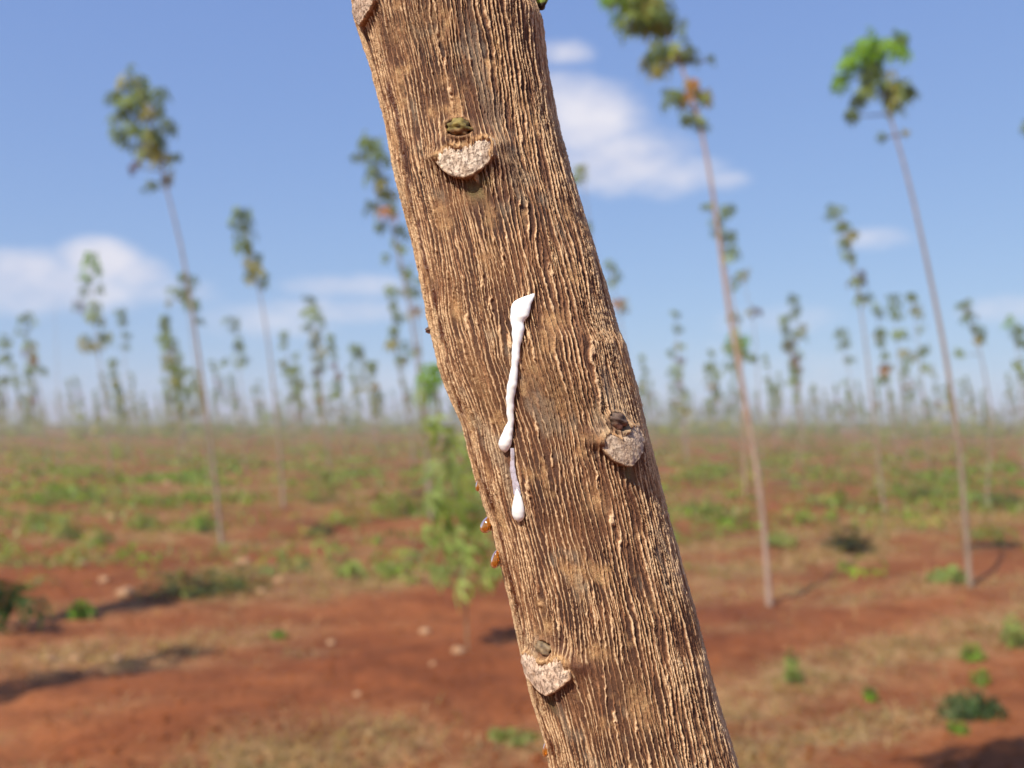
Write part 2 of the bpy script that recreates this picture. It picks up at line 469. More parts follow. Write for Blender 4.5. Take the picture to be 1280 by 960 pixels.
def put_leaf(mb, pos, az, droop, size, col, roll=0., lobes=5):
    T, Fc = (LT5, LF5) if lobes == 5 else (LT3, LF3)
    f = np.array([math.cos(az) * math.cos(droop), math.sin(az) * math.cos(droop), -math.sin(droop)])
    s = np.array([-math.sin(az), math.cos(az), 0.]); u = np.cross(f, s)
    s2 = s * math.cos(roll) + u * math.sin(roll); u2 = np.cross(f, s2)
    V = pos + size * (T[:, :1] * f + T[:, 1:2] * s2 + T[:, 2:] * u2)
    mb.add(V, Fc, np.asarray(col) * random.uniform(.75, 1.25))

LS = [1.0]; DR = [.75, 1.5]
def tuft(mb, c, R, code, n, petioles=True, rnd=random):
    """a whorl of long-stalked, drooping leaves round point c"""
    for i in range(n):
        az = 2 * PI * (i * .618) + rnd.uniform(-.4, .4)
        el_ = rnd.uniform(-.35, 1.1)
        pl = R * rnd.uniform(.35, .85)
        base = c + np.array([0, 0, rnd.uniform(-.2, .5) * R])
        d = np.array([math.cos(az) * math.cos(el_), math.sin(az) * math.cos(el_), math.sin(el_)])
        tip = base + d * pl
        k = rnd.choice(code)
        if petioles:
            m = (base + tip) / 2 + np.array([0, 0, .03 * R])
            tube(mb, [base, m, tip], [.0032, .0028, .002], (.20, .10, .05), 3)
        put_leaf(mb, tip, az, rnd.uniform(*DR), R * rnd.uniform(.7, 1.1) * LS[0], PAL[k], rnd.uniform(-.5, .5))

TREES = []
def mapped_tree(label, stem, tufts, Y=None, base=None, rb=.032, rt=.010, col=(.27, .20, .145), nmul=1., group=None, name='rubber_tree'):
    """stem: photo points from the base up, tufts: (x, y, radius px, colours).  Y comes from where the base meets the ground"""
    if base is not None:
        bx, by = ground_at(*base); Y = by
    else:
        p = at(stem[0][0], 528, Y); bx, by = p[0], Y
    gzv = gz_at(bx, by)
    root = empty(name, (bx, by, gzv))
    tag(root, label, 'tree', group)
    lean = random.uniform(-.10, .10)
    def W3(px, py):
        p = at(px, py, Y)
        for _ in range(3): p = at(px, py, Y + lean * max(0, p[2]))
        return p
    P = [np.array([bx, by, gzv - .05])] + [W3(*q) for q in stem if not (base is not None and q == base)]
    if base is None: P = [P[0]] + P[2:] if stem[0][1] is None else P
    # resample smoothly
    P = np.array(P); seg = np.concatenate([[0], np.cumsum(np.linalg.norm(np.diff(P, axis=0), axis=1))])
    n = 26; tt = np.linspace(0, seg[-1], n)
    Q = np.stack([np.interp(tt, seg, P[:, k]) for k in range(3)], -1)
    for _ in range(3): Q[1:-1] = (Q[:-2] + 2 * Q[1:-1] + Q[2:]) / 4
    rads = rb + (rt - rb) * (np.linspace(0, 1, n) ** 1.1)
    rads[0] *= 1.25
    rads = rads * .62
    ms = MB(); tube(ms, Q, rads, col, 10)
    ms.build('trunk', M_STEM, root, (bx, by, gzv), True)
    mc = MB()
    for (tx, ty, tr, code) in tufts:
        c = W3(tx, ty); R = tr * Y / F
        j = np.argmin(np.linalg.norm(Q - c - np.array([0, 0, -.4 * R]), axis=1)); s = Q[j]
        c = at(tx, ty, c[1] + random.uniform(-.35, .35) * R)
        if np.linalg.norm(s - c) > R * .35:
            tube(mc, [s, (s + c) / 2 + np.array([0, 0, -.05 * R]), c], [rt * .7, rt * .55, rt * .4], (.17, .12, .08), 5)
        tuft(mc, c, R * 1.05, code, max(2 if nmul < .5 else 4, int((4 + tr * .21) * nmul)), petioles=tr > 9)
    if tufts: mc.build('crown', M_LEAF, root, (bx, by, gzv))
    return root

T = mapped_tree
T('tall leaning tree on the left with a shaggy crown of green and orange tufts',
  [(278, 680), (265, 560), (245, 420), (228, 310), (208, 235), (190, 165), (172, 100)],
  [(170, 108, 26, 'GDY'), (146, 122, 17, 'DG'), (188, 134, 27, 'GDY'), (150, 150, 17, 'GYD'), (187, 145, 13, 'OY'), (160, 140, 22, 'DG'), (148, 168, 16, 'DG'), (170, 168, 20, 'GD'),
   (208, 162, 17, 'D'), (190, 172, 22, 'GD'), (187, 192, 24, 'YYG'), (203, 200, 14, 'OYN'), (168, 209, 11, 'N'), (208, 222, 13, 'NDY'), (188, 231, 12, 'D'), (218, 200, 11, 'D')],
  base=(278, 680), rb=.038)
T('tree with one leafy tuft crossing the stem of the tall shaggy leaning tree', [(262, 590), (250, 500), (236, 400), (231, 350)],
  [(231, 352, 14, 'GD'), (226, 368, 17, 'GDY'), (238, 378, 14, 'GD'), (250, 402, 8, 'D')], Y=22, rb=.03)
T('tree with a lime green top tuft in front of the left cloud', [(140, 598), (133, 510), (122, 440), (116, 380), (112, 335)],
  [(113, 332, 16, 'B'), (106, 346, 10, 'BD'), (105, 366, 9, 'D'), (126, 363, 8, 'D'), (98, 384, 10, 'DN'), (120, 398, 17, 'YGD'), (108, 428, 15, 'DY'), (130, 426, 15, 'DYG')], Y=23, rb=.03)
T('stooping tree with an orange lower tuft near the left edge', [(58, 560), (52, 500), (42, 450), (30, 405)],
  [(32, 402, 13, 'DG'), (28, 418, 11, 'D'), (38, 438, 11, 'YN'), (42, 450, 8, 'O'), (52, 464, 9, 'DG')], Y=33, rb=.035)
T('tree with a thin dark green column of leaves cut by the left edge', [(4, 560), (6, 500), (6, 430)], [(6, 430, 11, 'DG'), (6, 450, 12, 'D'), (5, 474, 11, 'GD')], Y=38, rb=.035)
T('bare thin dead sapling without leaves among the left trees', [(76, 585), (72, 480), (68, 375)], [], Y=27, rb=.018, rt=.006, col=(.33, .27, .24), name='dead_tree')
T('slender leaning tree with shaggy dark tufts stacked up its top, left of the trunk', [(355, 635), (346, 520), (337, 440), (326, 370), (312, 310), (302, 268)],
  [(300, 268, 17, 'GD'), (296, 282, 12, 'D'), (306, 292, 16, 'D'), (306, 310, 17, 'DG'), (316, 330, 17, 'DY'), (326, 348, 15, 'GDY'), (312, 350, 13, 'DY')], base=(355, 635), rb=.036)
T('short tree with three round green tufts, left of the shaggy slender tree', [(306, 575), (302, 500), (297, 440), (290, 403)], [(291, 403, 11, 'D'), (293, 414, 9, 'D'), (297, 433, 11, 'GD'), (300, 452, 12, 'GD'), (279, 456, 8, 'D')], Y=29, rb=.03)
T('tree with a narrow unbroken column of olive leaves over the pale cloud streaks', [(412, 590), (405, 520), (399, 460), (392, 400), (386, 372)],
  [(386, 374, 10, 'D'), (387, 388, 14, 'GD'), (394, 402, 14, 'DG'), (382, 410, 9, 'D'), (396, 422, 13, 'DY'), (392, 432, 11, 'YD'), (398, 446, 12, 'DY'), (400, 460, 10, 'DN')], Y=26, rb=.034)
T('small dark tree rising between the lime topped tree and the tall leaning tree', [(162, 575), (158, 470), (152, 392)], [(152, 392, 9, 'D'), (154, 406, 10, 'D'), (156, 420, 8, 'D'), (158, 434, 8, 'DG')], Y=35, rb=.03)
T('tree with a loose yellowish lower tuft, left of the tall leaning stem', [(224, 575), (215, 490), (205, 400)], [(205, 404, 12, 'DG'), (203, 424, 12, 'DP'), (214, 432, 11, 'GP'), (210, 457, 13, 'YG'), (226, 470, 10, 'GD')], Y=30, rb=.03)
T('slanting tree with two separate faded tufts between the narrow column tree and the trunk', [(478, 570), (462, 470), (444, 432)], [(443, 436, 12, 'DG'), (448, 446, 9, 'D'), (464, 460, 10, 'GD')], Y=36, rb=.03)
T('tall dark crowned tree half hidden by the left side of the near trunk', [(540, 652), (530, 520), (512, 380), (490, 280), (465, 180)],
  [(461, 186, 20, 'GD'), (450, 200, 14, 'D'), (474, 205, 19, 'GD'), (464, 218, 14, 'DG'), (478, 240, 20, 'GDY'), (464, 258, 13, 'DY'), (486, 268, 17, 'OYG'), (474, 282, 14, 'DG'), (500, 290, 14, 'DG')], base=(540, 652), rb=.036)
T('tree of spaced out tufts close beside the left edge of the near trunk', [(534, 600), (530, 500), (522, 400), (505, 340), (496, 308)],
  [(497, 310, 13, 'GP'), (482, 326, 9, 'GP'), (506, 336, 14, 'GD'), (512, 366, 15, 'DGY'), (524, 350, 9, 'D'), (518, 388, 13, 'ONY'), (506, 432, 9, 'D'), (519, 440, 10, 'DG')], Y=18, rb=.034)
T('tallest leaning tree right of the trunk, its drooping crown cut by the top edge',
  [(962, 757), (955, 650), (936, 520), (910, 390), (893, 250), (878, 160), (850, 70), (815, 10), (795, -40)],
  [(800, 8, 38, 'GYD'), (765, 6, 24, 'BG'), (832, 22, 26, 'DG'), (788, 34, 22, 'DG'), (812, 24, 26, 'GY'), (822, 78, 26, 'YGD'), (848, 66, 20, 'GY'), (864, 72, 14, 'D'), (889, 76, 9, 'D'), (866, 116, 22, 'YOG'), (880, 124, 14, 'YG'), (842, 126, 18, 'GD'), (858, 150, 15, 'D'), (876, 156, 13, 'GYD'), (820, 92, 14, 'Y')],
  base=(962, 757), rb=.036, rt=.012, col=(.34, .235, .175), nmul=1.35)
T('tree whose green tufts show on both sides of the tallest leaning stem', [(932, 620), (931, 520), (924, 420), (905, 320), (895, 255)],
  [(884, 262, 12, 'GD'), (908, 268, 15, 'DG'), (893, 284, 12, 'DG'), (912, 290, 13, 'DG'), (914, 316, 15, 'DG'), (904, 300, 10, 'D')], base=(932, 620), rb=.036, col=(.36, .22, .14))
T('thin tree with a pinkish brown withered tuft, right of the tallest leaning stem', [(952, 590), (948, 480), (942, 400), (928, 345)], [(928, 346, 13, 'YG'), (918, 356, 9, 'GD'), (945, 392, 9, 'NO'), (936, 392, 7, 'NY')], Y=24, rb=.026, rt=.009)
T('low bush like tree with a bright round green crown behind the tallest leaning stem', [(930, 598), (926, 500), (921, 430)], [(920, 430, 17, 'B'), (912, 440, 13, 'BG'), (914, 455, 13, 'GD'), (930, 444, 12, 'DG'), (942, 450, 8, 'D'), (916, 400, 12, 'GD')], Y=20, rb=.03)
T('tall bent tree at the far right with a bright lime green mop at its tip',
  [(1213, 735), (1200, 560), (1180, 430), (1155, 310), (1135, 220), (1112, 145), (1098, 90), (1090, 62)],
  [(1080, 64, 24, 'B'), (1110, 62, 22, 'B'), (1126, 58, 16, 'BG'), (1062, 84, 18, 'B'), (1050, 104, 16, 'B'), (1092, 80, 20, 'BG'), (1088, 100, 18, 'D'), (1072, 128, 14, 'D'), (1064, 145, 11, 'D'), (1082, 118, 14, 'GD'),
   (1112, 108, 17, 'YDG'), (1126, 120, 18, 'YGD'), (1118, 136, 15, 'DG'), (1138, 116, 12, 'D'), (1101, 173, 8, 'D'), (1132, 168, 6, 'Y')], base=(1213, 735), rb=.036, rt=.011, nmul=1.6)
T('tree with a drooping tip and two round olive tufts, left of the tall bent tree', [(1106, 642), (1096, 560), (1087, 470), (1076, 385), (1062, 310), (1046, 266)],
  [(1043, 266, 13, 'DG'), (1036, 270, 9, 'DG'), (1052, 286, 14, 'GYD'), (1064, 296, 13, 'YD'), (1056, 308, 12, 'D'), (1062, 322, 12, 'DG'), (1074, 350, 15, 'YGN'), (1078, 374, 13, 'YGD')], base=(1106, 642), rb=.034)
T('tree with three stacked round tufts over a wider lower one, amid the right trees', [(1000, 585), (998, 480), (995, 420), (992, 372)],
  [(992, 372, 11, 'D'), (993, 392, 12, 'D'), (998, 415, 12, 'YGD'), (983, 430, 11, 'GDN'), (996, 442, 9, 'GN'), (1000, 462, 7, 'NY')], Y=28, rb=.032)
T('small tree with three faded tufts slanting to the right, left of the double crowned pair', [(1070, 570), (1064, 480), (1050, 415)], [(1049, 416, 11, 'DG'), (1057, 428, 10, 'G'), (1062, 448, 9, 'D')], Y=34, rb=.03)
T('dark tufted tree, left one of the close pair beside the tall bent stem', [(1132, 575), (1126, 480), (1118, 378)], [(1117, 380, 12, 'D'), (1120, 395, 11, 'DG'), (1124, 420, 12, 'DG'), (1132, 448, 14, 'YOG')], Y=29, rb=.032)
T('tree with pale brown tuft, right one of the pair beside the tall bent stem', [(1160, 575), (1152, 470), (1140, 370)], [(1138, 372, 11, 'GD'), (1145, 390, 11, 'GY'), (1152, 410, 8, 'NP'), (1155, 440, 11, 'DG'), (1158, 462, 10, 'YG')], Y=29, rb=.032)
T('short slanting tree with a dark crown near the right edge', [(1232, 640), (1240, 520), (1226, 440), (1206, 382)], [(1203, 384, 12, 'DG'), (1210, 396, 12, 'DG'), (1220, 416, 12, 'DG'), (1225, 426, 11, 'YG'), (1200, 442, 8, 'G')], base=(1232, 640), rb=.028)
T('leafy tree cut by the right edge, its low crown beside the short slanting tree', [(1282, 600), (1278, 500), (1268, 405)], [(1262, 404, 10, 'B'), (1272, 414, 13, 'DG'), (1278, 430, 12, 'D'), (1272, 452, 11, 'G'), (1278, 470, 10, 'G')], Y=24, rb=.03)
T('thin tree with small spaced tufts just right of the near trunk', [(858, 575), (852, 480), (844, 390)], [(843, 394, 9, 'DG'), (847, 412, 9, 'D'), (851, 434, 8, 'YP'), (850, 450, 7, 'N')], Y=31, rb=.028)
T('tree touching the right edge of the near trunk with green tufts over an orange one', [(792, 600), (787, 480), (775, 390), (762, 332)], [(763, 334, 12, 'DG'), (768, 350, 13, 'GD'), (776, 378, 12, 'YO'), (780, 388, 9, 'YN')], Y=22, rb=.03)
T('tree mostly hidden behind the near trunk, one small tuft showing below the big cloud', [(770, 620), (755, 420), (728, 215)], [(726, 214, 11, 'YG'), (735, 285, 10, 'DG'), (715, 225, 12, 'GD')], Y=17, rb=.03)
T('tree outside the right edge, only a dark tip of its crown peeping in', [(1330, 680), (1310, 420), (1284, 160)], [(1287, 158, 14, 'D'), (1300, 180, 16, 'DG'), (1308, 215, 18, 'DG')], Y=10.6, rb=.035)

# saplings near the camera
def sapling(label, base, stem, tufts, rb=.012, scale=1.0):
    LS[0] = 1.95; DR[:] = [1.0, 1.6]
    t_ = mapped_tree(label, stem, tufts, base=base, rb=rb, rt=.005, col=(.22, .17, .09), name='rubber_sapling', nmul=scale)
    LS[0] = 1.0; DR[:] = [.75, 1.5]
    return t_
sapling('young sapling with drooping pale green leaves behind the near trunk', (585, 815),
        [(585, 815), (582, 740), (572, 640), (558, 560), (545, 500), (535, 455)],
        [(536, 464, 20, 'B'), (533, 474, 20, 'B'), (540, 480, 18, 'B'), (526, 488, 17, 'BP'), (556, 536, 26, 'PG'), (540, 545, 22, 'GP'), (580, 560, 24, 'PG'), (560, 590, 26, 'PG'), (595, 600, 24, 'PG'), (575, 630, 28, 'GP'), (545, 640, 22, 'P'), (600, 650, 24, 'P'),
         (535, 660, 22, 'P'), (565, 675, 26, 'P'), (590, 690, 22, 'PG'), (552, 715, 18, 'P'), (585, 728, 20, 'P'), (612, 722, 18, 'GP')], rb=.008, scale=.30)
sapling('dark broad leaved young plant cut by the left edge', (-14, 800), [(-14, 800), (-10, 740), (-6, 710)], [(-4, 728, 34, 'K'), (36, 752, 20, 'KD'), (0, 758, 20, 'K')], scale=.34)

# trees standing just outside the view whose shadows fall across the soil
def plain_tree(x, y, H, label, z0=2.6, r0=.4, nt_=7, name='rubber_tree', lean=(-.10, .02), dense=12):
    g = gz_at(x, y)
    root = empty(name, (x, y, g)); tag(root, label, 'tree')
    zz = np.linspace(-.05, H, 22)
    Q = np.stack([x + lean[0] * zz + .05 * np.sin(zz), y + lean[1] * zz, g + zz], -1)
    ms = MB(); tube(ms, Q, .036 - .026 * np.linspace(0, 1, 22), (.32, .235, .19), 10)
    ms.build('trunk', M_STEM, root, (x, y, g), True)
    mc = MB()
    for i in range(nt_):
        z = z0 + (H - z0) * i / (nt_ - 1); k = np.interp(z, zz, np.arange(22)); c = Q[int(k)].copy()
        c += np.array([random.uniform(-1, 1), random.uniform(-1, 1), 0]) * r0 * .35
        tuft(mc, c, r0 * random.uniform(.7, 1.0), 'GDYG', dense)
    mc.build('crown', M_LEAF, root, (x, y, g))
    return root
plain_tree(-4.2, 2.1, 4.5, 'tree beyond the left edge casting the long shadow streak across the lower left soil', 2.6, .25, 9, dense=9)
plain_tree(-4.55, 4.2, 4.6, 'tree beyond the left edge casting the shadow behind the grey green bush', 3.2, .32)

# ------------------------------------------------------------------ far plantation: copies of a few kinds
protos = []
for v in range(8):
    rr = random.Random(300 + v)
    H = rr.uniform(4.2, 5.3); n = 14
    zz = np.linspace(-.05, H, n); lx = rr.uniform(-.14, -.03)
    Q = np.stack([lx * zz + .04 * np.sin(zz * 1.7 + v) - .012 * zz ** 2, .03 * np.sin(zz), zz], -1)
    ms = MB(); tube(ms, Q, .026 - .016 * np.linspace(0, 1, n), (.27, .20, .16), 6)
    mc = MB(); z = H
    while z > H * rr.uniform(.40, .6):
        i = int(np.interp(z, zz, np.arange(n))); R = rr.uniform(.20, .36)
        c = Q[i] + np.array([rr.uniform(-.12, .12), rr.uniform(-.12, .12), 0])
        code = 'GD' if z > H - .5 else rr.choice(['GD', 'D', 'GDY', 'DY', 'YON', 'GD'])
        tuft(mc, c, R, code, 7, petioles=False, rnd=rr); z -= rr.uniform(.22, .55)
    protos.append((ms, mc, H))
FARL = 'small faded tufted tree among the many hazy ones near the horizon'
FARG = 'hazy plantation trees near the horizon'
proto_obj = []
cand = []
rf = random.Random(5)
for i in range(-60, 61):
    for j in range(-60, 61):
        u = i * 6.0 + rf.uniform(-1.6, 1.6); v = j * 4.6 + rf.uniform(-.9, .9)
        x = u * math.sin(ROW) + v * math.cos(ROW); y = u * math.cos(ROW) - v * math.sin(ROW) + 10
        d = math.hypot(x, y)
        if y > 5 and abs(x / y) < .535 and 31 < d: cand.append((d, x, y))
cand.sort()
used = 0; far_rest = []
for d, x, y in cand:
    if rf.random() < .24 or perlin(np.array([x / 22.]), np.array([y / 22.]), 97)[0] > .40: continue
    if used < 250:
        k = used % 8
        sc = rf.uniform(.58, 1.25); g = gz_at(x, y)
        if used < 8:
            ms, mc, H = protos[k]
            root = empty('plantation_tree', (x, y, g))
            ms.build('trunk', M_STEM, root, smooth=True); mc.build('crown', M_LEAF, root)
            proto_obj.append(root)
        else:
            src = proto_obj[k]; root = src.copy(); COL.objects.link(root)
            for ch in src.children:
                c = ch.copy(); COL.objects.link(c); c.parent = root
        root.location = (x, y, g); root.scale = (sc, sc, sc * rf.uniform(.92, 1.08))
        root.rotation_euler = (0, 0, rf.uniform(-.7, .7))
        tag(root, FARL, 'tree', FARG); used += 1
    elif d < 420: far_rest.append((x, y))
LASTD = d
# the rest of the plantation reads as one mass on the horizon
def simple(k):
    ms, mc, H = protos[k]
    v = np.concatenate(mc.v); f = np.concatenate(mc.f); c = np.concatenate(mc.c)
    keep = np.arange(len(f)).reshape(-1, 4)[::2].ravel() if len(f) % 4 == 0 else np.arange(len(f))
    return v, f[keep], c
simp = [simple(k) for k in range(8)]
mw = MB()
for q, (x, y) in enumerate(far_rest[:900]):
    v, f, c = simp[q % 8]; sc = rf.uniform(.5, 1.2); a = rf.uniform(-.7, .7)
    Rm = np.array([[math.cos(a), -math.sin(a), 0], [math.sin(a), math.cos(a), 0], [0, 0, 1]])
    mw.add((v * sc) @ Rm.T + np.array([x, y, 0]), f, c)
    tube(mw, [(x, y, -.05), (x - .1, y, 2.2), (x - .3, y, 4 * sc)], [.022, .018, .01], (.10, .095, .06), 3)
for q in range(2000):
    d = 85 * (420 / 95) ** rf.random(); a = rf.uniform(-.53, .53); x, y = d * math.sin(a), d * math.cos(a)
    R = rf.uniform(.35, .9)
    for w_ in range(8):
        put_leaf(mw, np.array([x + rf.uniform(-1, 1) * R, y, rf.uniform(.0, .4 + 2.6 * rf.random())]), rf.uniform(0, 6.28), rf.uniform(.2, 1.), R * .8, PAL[rf.choice('GGDYGY')], 0., 3)
fo = mw.build('far_woods', M_LEAF); tag(fo, 'hazy mass of far plantation trees along the horizon', 'far woods', kind='stuff')

# ------------------------------------------------------------------ weeds, grass, stones
def clump(label, px, py, wpx, hpx, col, n=70, name='weed_clump', cat='weed', up=.5, group=None, leaf=.05):
    x, y = ground_at(px, py); g = gz_at(x, y); R = wpx * y / F; H = 1.35 * hpx * y / F
    n = int(n * 1.45); mb = MB()
    for i in range(n):
        a = random.uniform(0, 2 * PI); q = math.sqrt(random.random())
        h = H * (1 - .65 * q * q) * random.uniform(.25, 1.0)
        p = np.array([x + R * q * math.cos(a), y + .8 * R * q * math.sin(a), g + h])
        k = PAL[random.choice(col)]
        if i % 3 == 0 or n < 60:
            tube(mb, [(x + .1 * R * q * math.cos(a), y + .1 * R * q * math.sin(a), g - .01), p], [.003, .002], (.14, .13, .05), 3)
        put_leaf(mb, p, a, random.uniform(-.3, .9), leaf * random.uniform(.7, 1.4), k, random.uniform(-.6, .6), 3)
    o = mb.build(name, M_LEAF, None, (x, y, g)); o.location = (x, y, g)
    return tag(o, label, cat, group)
C = clump
C('small green weed clump at the far left, upper one of two', 55, 634, 20, 12, 'BBGD', 60)
C('small green weed clump at the far left, lower one of two', 52, 658, 24, 20, 'BBGD', 80)
C('low green weed just left of the small pale round stone', 86, 678, 16, 15, 'GD', 60)
C('green weed right beside the small pale round stone', 128, 681, 14, 14, 'GD', 50)
C('rounded green weed midway between the pale round stone and the tall leaning stem', 180, 660, 22, 22, 'BBGD', 90)
C('green weed just left of the foot of the tall leaning tree', 256, 668, 17, 25, 'BBGD', 70)
C('broad leafy weed patch at the foot of the shaggy slender tree', 398, 628, 38, 26, 'BBGD', 130)
C('dark compact weed on bare soil right of the tall leaning tree', 402, 667, 16, 13, 'K', 60)
C('bright green grassy weed beside the dark plant at the left edge', 100, 776, 15, 20, 'B', 60, leaf=.04)
C('wide grey green straggly bush above a dark shadow on the left', 240, 746, 64, 30, 'KGDYN', 190, 'shrub', 'bush', leaf=.042)
C('grey green twiggy bush beside the pale rubble on the left', 300, 738, 38, 26, 'DNYG', 100, 'shrub', 'bush', leaf=.04)
C('tiny green weed on the bare soil below the pale rubble', 346, 788, 8, 10, 'GB', 24, leaf=.04)
C('green weed left of the sapling, on the edge of the dry litter', 440, 722, 18, 20, 'GP', 60)
C('yellowish green weed close left of the sapling', 492, 720, 20, 16, 'GP', 60)
C('fresh green weed patch right of the near trunk below the horizon', 880, 600, 22, 18, 'GB', 90)
C('dull green weed patch in front of the fresh green one right of the near trunk', 876, 642, 26, 20, 'GDP', 90)
C('low weed patch right of the foot of the tallest leaning tree', 975, 686, 22, 20, 'GP', 80)
C('rounded grey brown bush between the two tall right trees', 1063, 690, 30, 28, 'KDNY', 110, 'shrub', 'bush', leaf=.05)
C('wide dark green weed mound left of the tall bent stem', 1150, 626, 34, 26, 'GDB', 140)
C('small green weed left of the wide dark green mound', 1065, 608, 20, 14, 'GB', 60)
C('dark green bush right of the tall bent stem', 1250, 630, 26, 20, 'KD', 80, 'shrub', 'bush')
C('light green weed at the foot of the tall bent tree', 1186, 730, 24, 18, 'GP', 80)
C('dark leafy bush low on the right with black shade beneath', 1214, 895, 38, 26, 'KKD', 90, 'shrub', 'bush', leaf=.045)
C('upright thin green weed on the dry litter right of the near trunk', 990, 850, 9, 36, 'GP', 34, leaf=.035)
C('small bright weed below the upright thin one', 1088, 872, 8, 14, 'GB', 26, leaf=.03)
C('little green weed on the litter near the right edge, left one of two', 1216, 818, 13, 18, 'GB', 36, leaf=.035)
C('round bright weed just above the dark leafy bush', 1226, 852, 9, 16, 'GB', 30, leaf=.03)
C('green weed at the right edge beside the litter band', 1272, 800, 20, 30, 'GP', 60, leaf=.04)
C('bright small weed in front of the dark leafy bush', 1198, 920, 10, 16, 'GB', 30, leaf=.03)
C('low creeping weed in the soil just left of the lower trunk', 640, 918, 30, 10, 'GP', 60, leaf=.03)
C('green weed patch far off left of the tall leaning stem', 110, 598, 40, 14, 'GB', 120, leaf=.08)
C('green weed patch behind the foot of the tall leaning tree', 232, 600, 30, 14, 'GB', 90, leaf=.08)

def stone(label, px, py, rpx, flat=.7):
    x, y = ground_at(px, py); g = gz_at(x, y); R = .85 * rpx * y / F
    import bmesh
    bm = bmesh.new(); bmesh.ops.create_icosphere(bm, subdivisions=3, radius=1)
    sx, sy = random.uniform(.85, 1.2), random.uniform(.7, 1.)
    off = random.uniform(0, 50)
    for v in bm.verts:
        c = v.co; k = 1 + .35 * float(perlin(np.array([c.x * 1.3 + off + c.z]), np.array([c.y * 1.3 + off - c.z * .7]), 90)[0])
        v.co = Vector((c.x * k * sx * R, c.y * k * sy * R, c.z * k * flat * R))
    me = bpy.data.meshes.new('stone'); bm.to_mesh(me); bm.free()
    me.polygons.foreach_set('use_smooth', np.ones(len(me.polygons), bool)); me.materials.append(M_STONE)
    o = bpy.data.objects.new('stone', me); COL.objects.link(o); o.location = (x, y, g + .35 * R * flat)
    return tag(o, label, 'stone')
Z = stone
Z('largest pale stone on the left, beside the straggly grey green bush', 157, 745, 13)
Z('small pale round stone among the far left weeds', 140, 650, 8)
Z('pale round stone touching a green weed at the left', 120, 677, 8)
Z('pale stone embedded in the straggly bush', 216, 733, 8)
Z('pale stone in the soil above the largest stone', 130, 726, 8)
Z('flat pinkish stone above the straggly bush at the left', 102, 707, 9, .4)
Z('pale rubble stone right of the twiggy bush, upper', 305, 706, 12, .5)
Z('pale rubble stone right of the twiggy bush, lower', 326, 742, 7)
Z('pale flat stone right of the rubble beside a tiny weed', 350, 726, 10, .5)
Z('left one of three pale stones lying in a row on the dry litter', 62, 825, 8)
Z('middle one of three pale stones lying in a row on the dry litter', 94, 823, 9)
Z('right one of three pale stones lying in a row on the dry litter', 146, 820, 9)
Z('tiny pale stone alone on the bare soil left of the sapling', 414, 795, 7)
Z('pale stone beside the foot of the sapling', 573, 816, 11, .6)
Z('pale stone just above and left of the foot of the sapling', 531, 787, 9, .6)
Z('small whitish stone on bare red soil below the sapling', 541, 831, 5)
Z('tiny pale pebble on the lower red soil', 447, 879, 6)
Z('pale stone far off in the left field', 68, 597, 5)
Z('pale stone behind the left weed patch, near the tall leaning tree', 208, 606, 6)

# dry straw lying and standing in the litter, one countless mass
rg = np.random.default_rng(77)
def blades(name, n, dmin, dmax, accept, length, width, cols, label, cat, upr):
    dd = dmin * (dmax / dmin) ** rg.random(n * 4); aa = rg.uniform(-.56, .56, n * 4)
    x = dd * np.sin(aa); y = dd * np.cos(aa)
    k = accept(x, y) > rg.random(n * 4); x, y = x[k][:n], y[k][:n]; m = len(x)
    z = height_at(x, y); az_ = rg.uniform(0, 2 * PI, m); up = rg.uniform(*upr, m); ln = length * rg.uniform(.5, 1.4, m) * np.clip(np.hypot(x, y) / 7, .8, 2.2)
    d = np.stack([np.cos(az_) * np.cos(up), np.sin(az_) * np.cos(up), np.sin(up)], -1)
    s = np.stack([-np.sin(az_), np.cos(az_), 0 * az_], -1) * (width * np.clip(np.hypot(x, y) / 7, .8, 4))[:, None]
    b = np.stack([x, y, z - .004], -1); mid = b + d * (ln * .6)[:, None]; tip = b + d * ln[:, None] + np.stack([np.cos(az_), np.sin(az_), -.3 + 0 * az_], -1) * (ln * .22)[:, None]
    tip[:, 2] = np.maximum(tip[:, 2], z + .002)
    V = np.stack([b - s, b + s, mid + s * .7, mid - s * .7, tip], 1).reshape(-1, 3)
    i0 = np.arange(m)[:, None] * 5
    Fc = np.concatenate([i0 + np.array([[0, 1, 2]]), i0 + np.array([[0, 2, 3]]), i0 + np.array([[3, 2, 4]])])
    ci = np.array([PAL.get(q, q) if isinstance(q, str) else q for q in cols])[rg.integers(0, len(cols), m)] * rg.uniform(.7, 1.25, (m, 1))
    o = mesh_obj(name, V, Fc, M_LEAF, None, False, np.repeat(ci, 5, axis=0))
    return tag(o, label, cat, kind='stuff')
blades('dry_grass', 34000, 2.6, 18, lambda x, y: litter_at(x, y) ** 1.6, .10, .0035, [(.42, .29, .14), (.50, .37, .2), (.33, .21, .10), (.27, .22, .07)],
       'dry straw and dead grass scattered over the red soil', 'dry grass', (.0, .9))
wn = lambda x, y: smoothstep(.05, .5, fbm(x * .45, y * .45, 81, 4) + .05) * smoothstep(8, 22, np.hypot(x, y)) 
blades('green_weeds', 34000, 8, 200, wn, .075, .011, ['G', 'G', 'B', 'P', (.16, .16, .04), (.24, .18, .06)],
       'low green weeds and grass spread over the far field', 'weeds', (.3, 1.4))

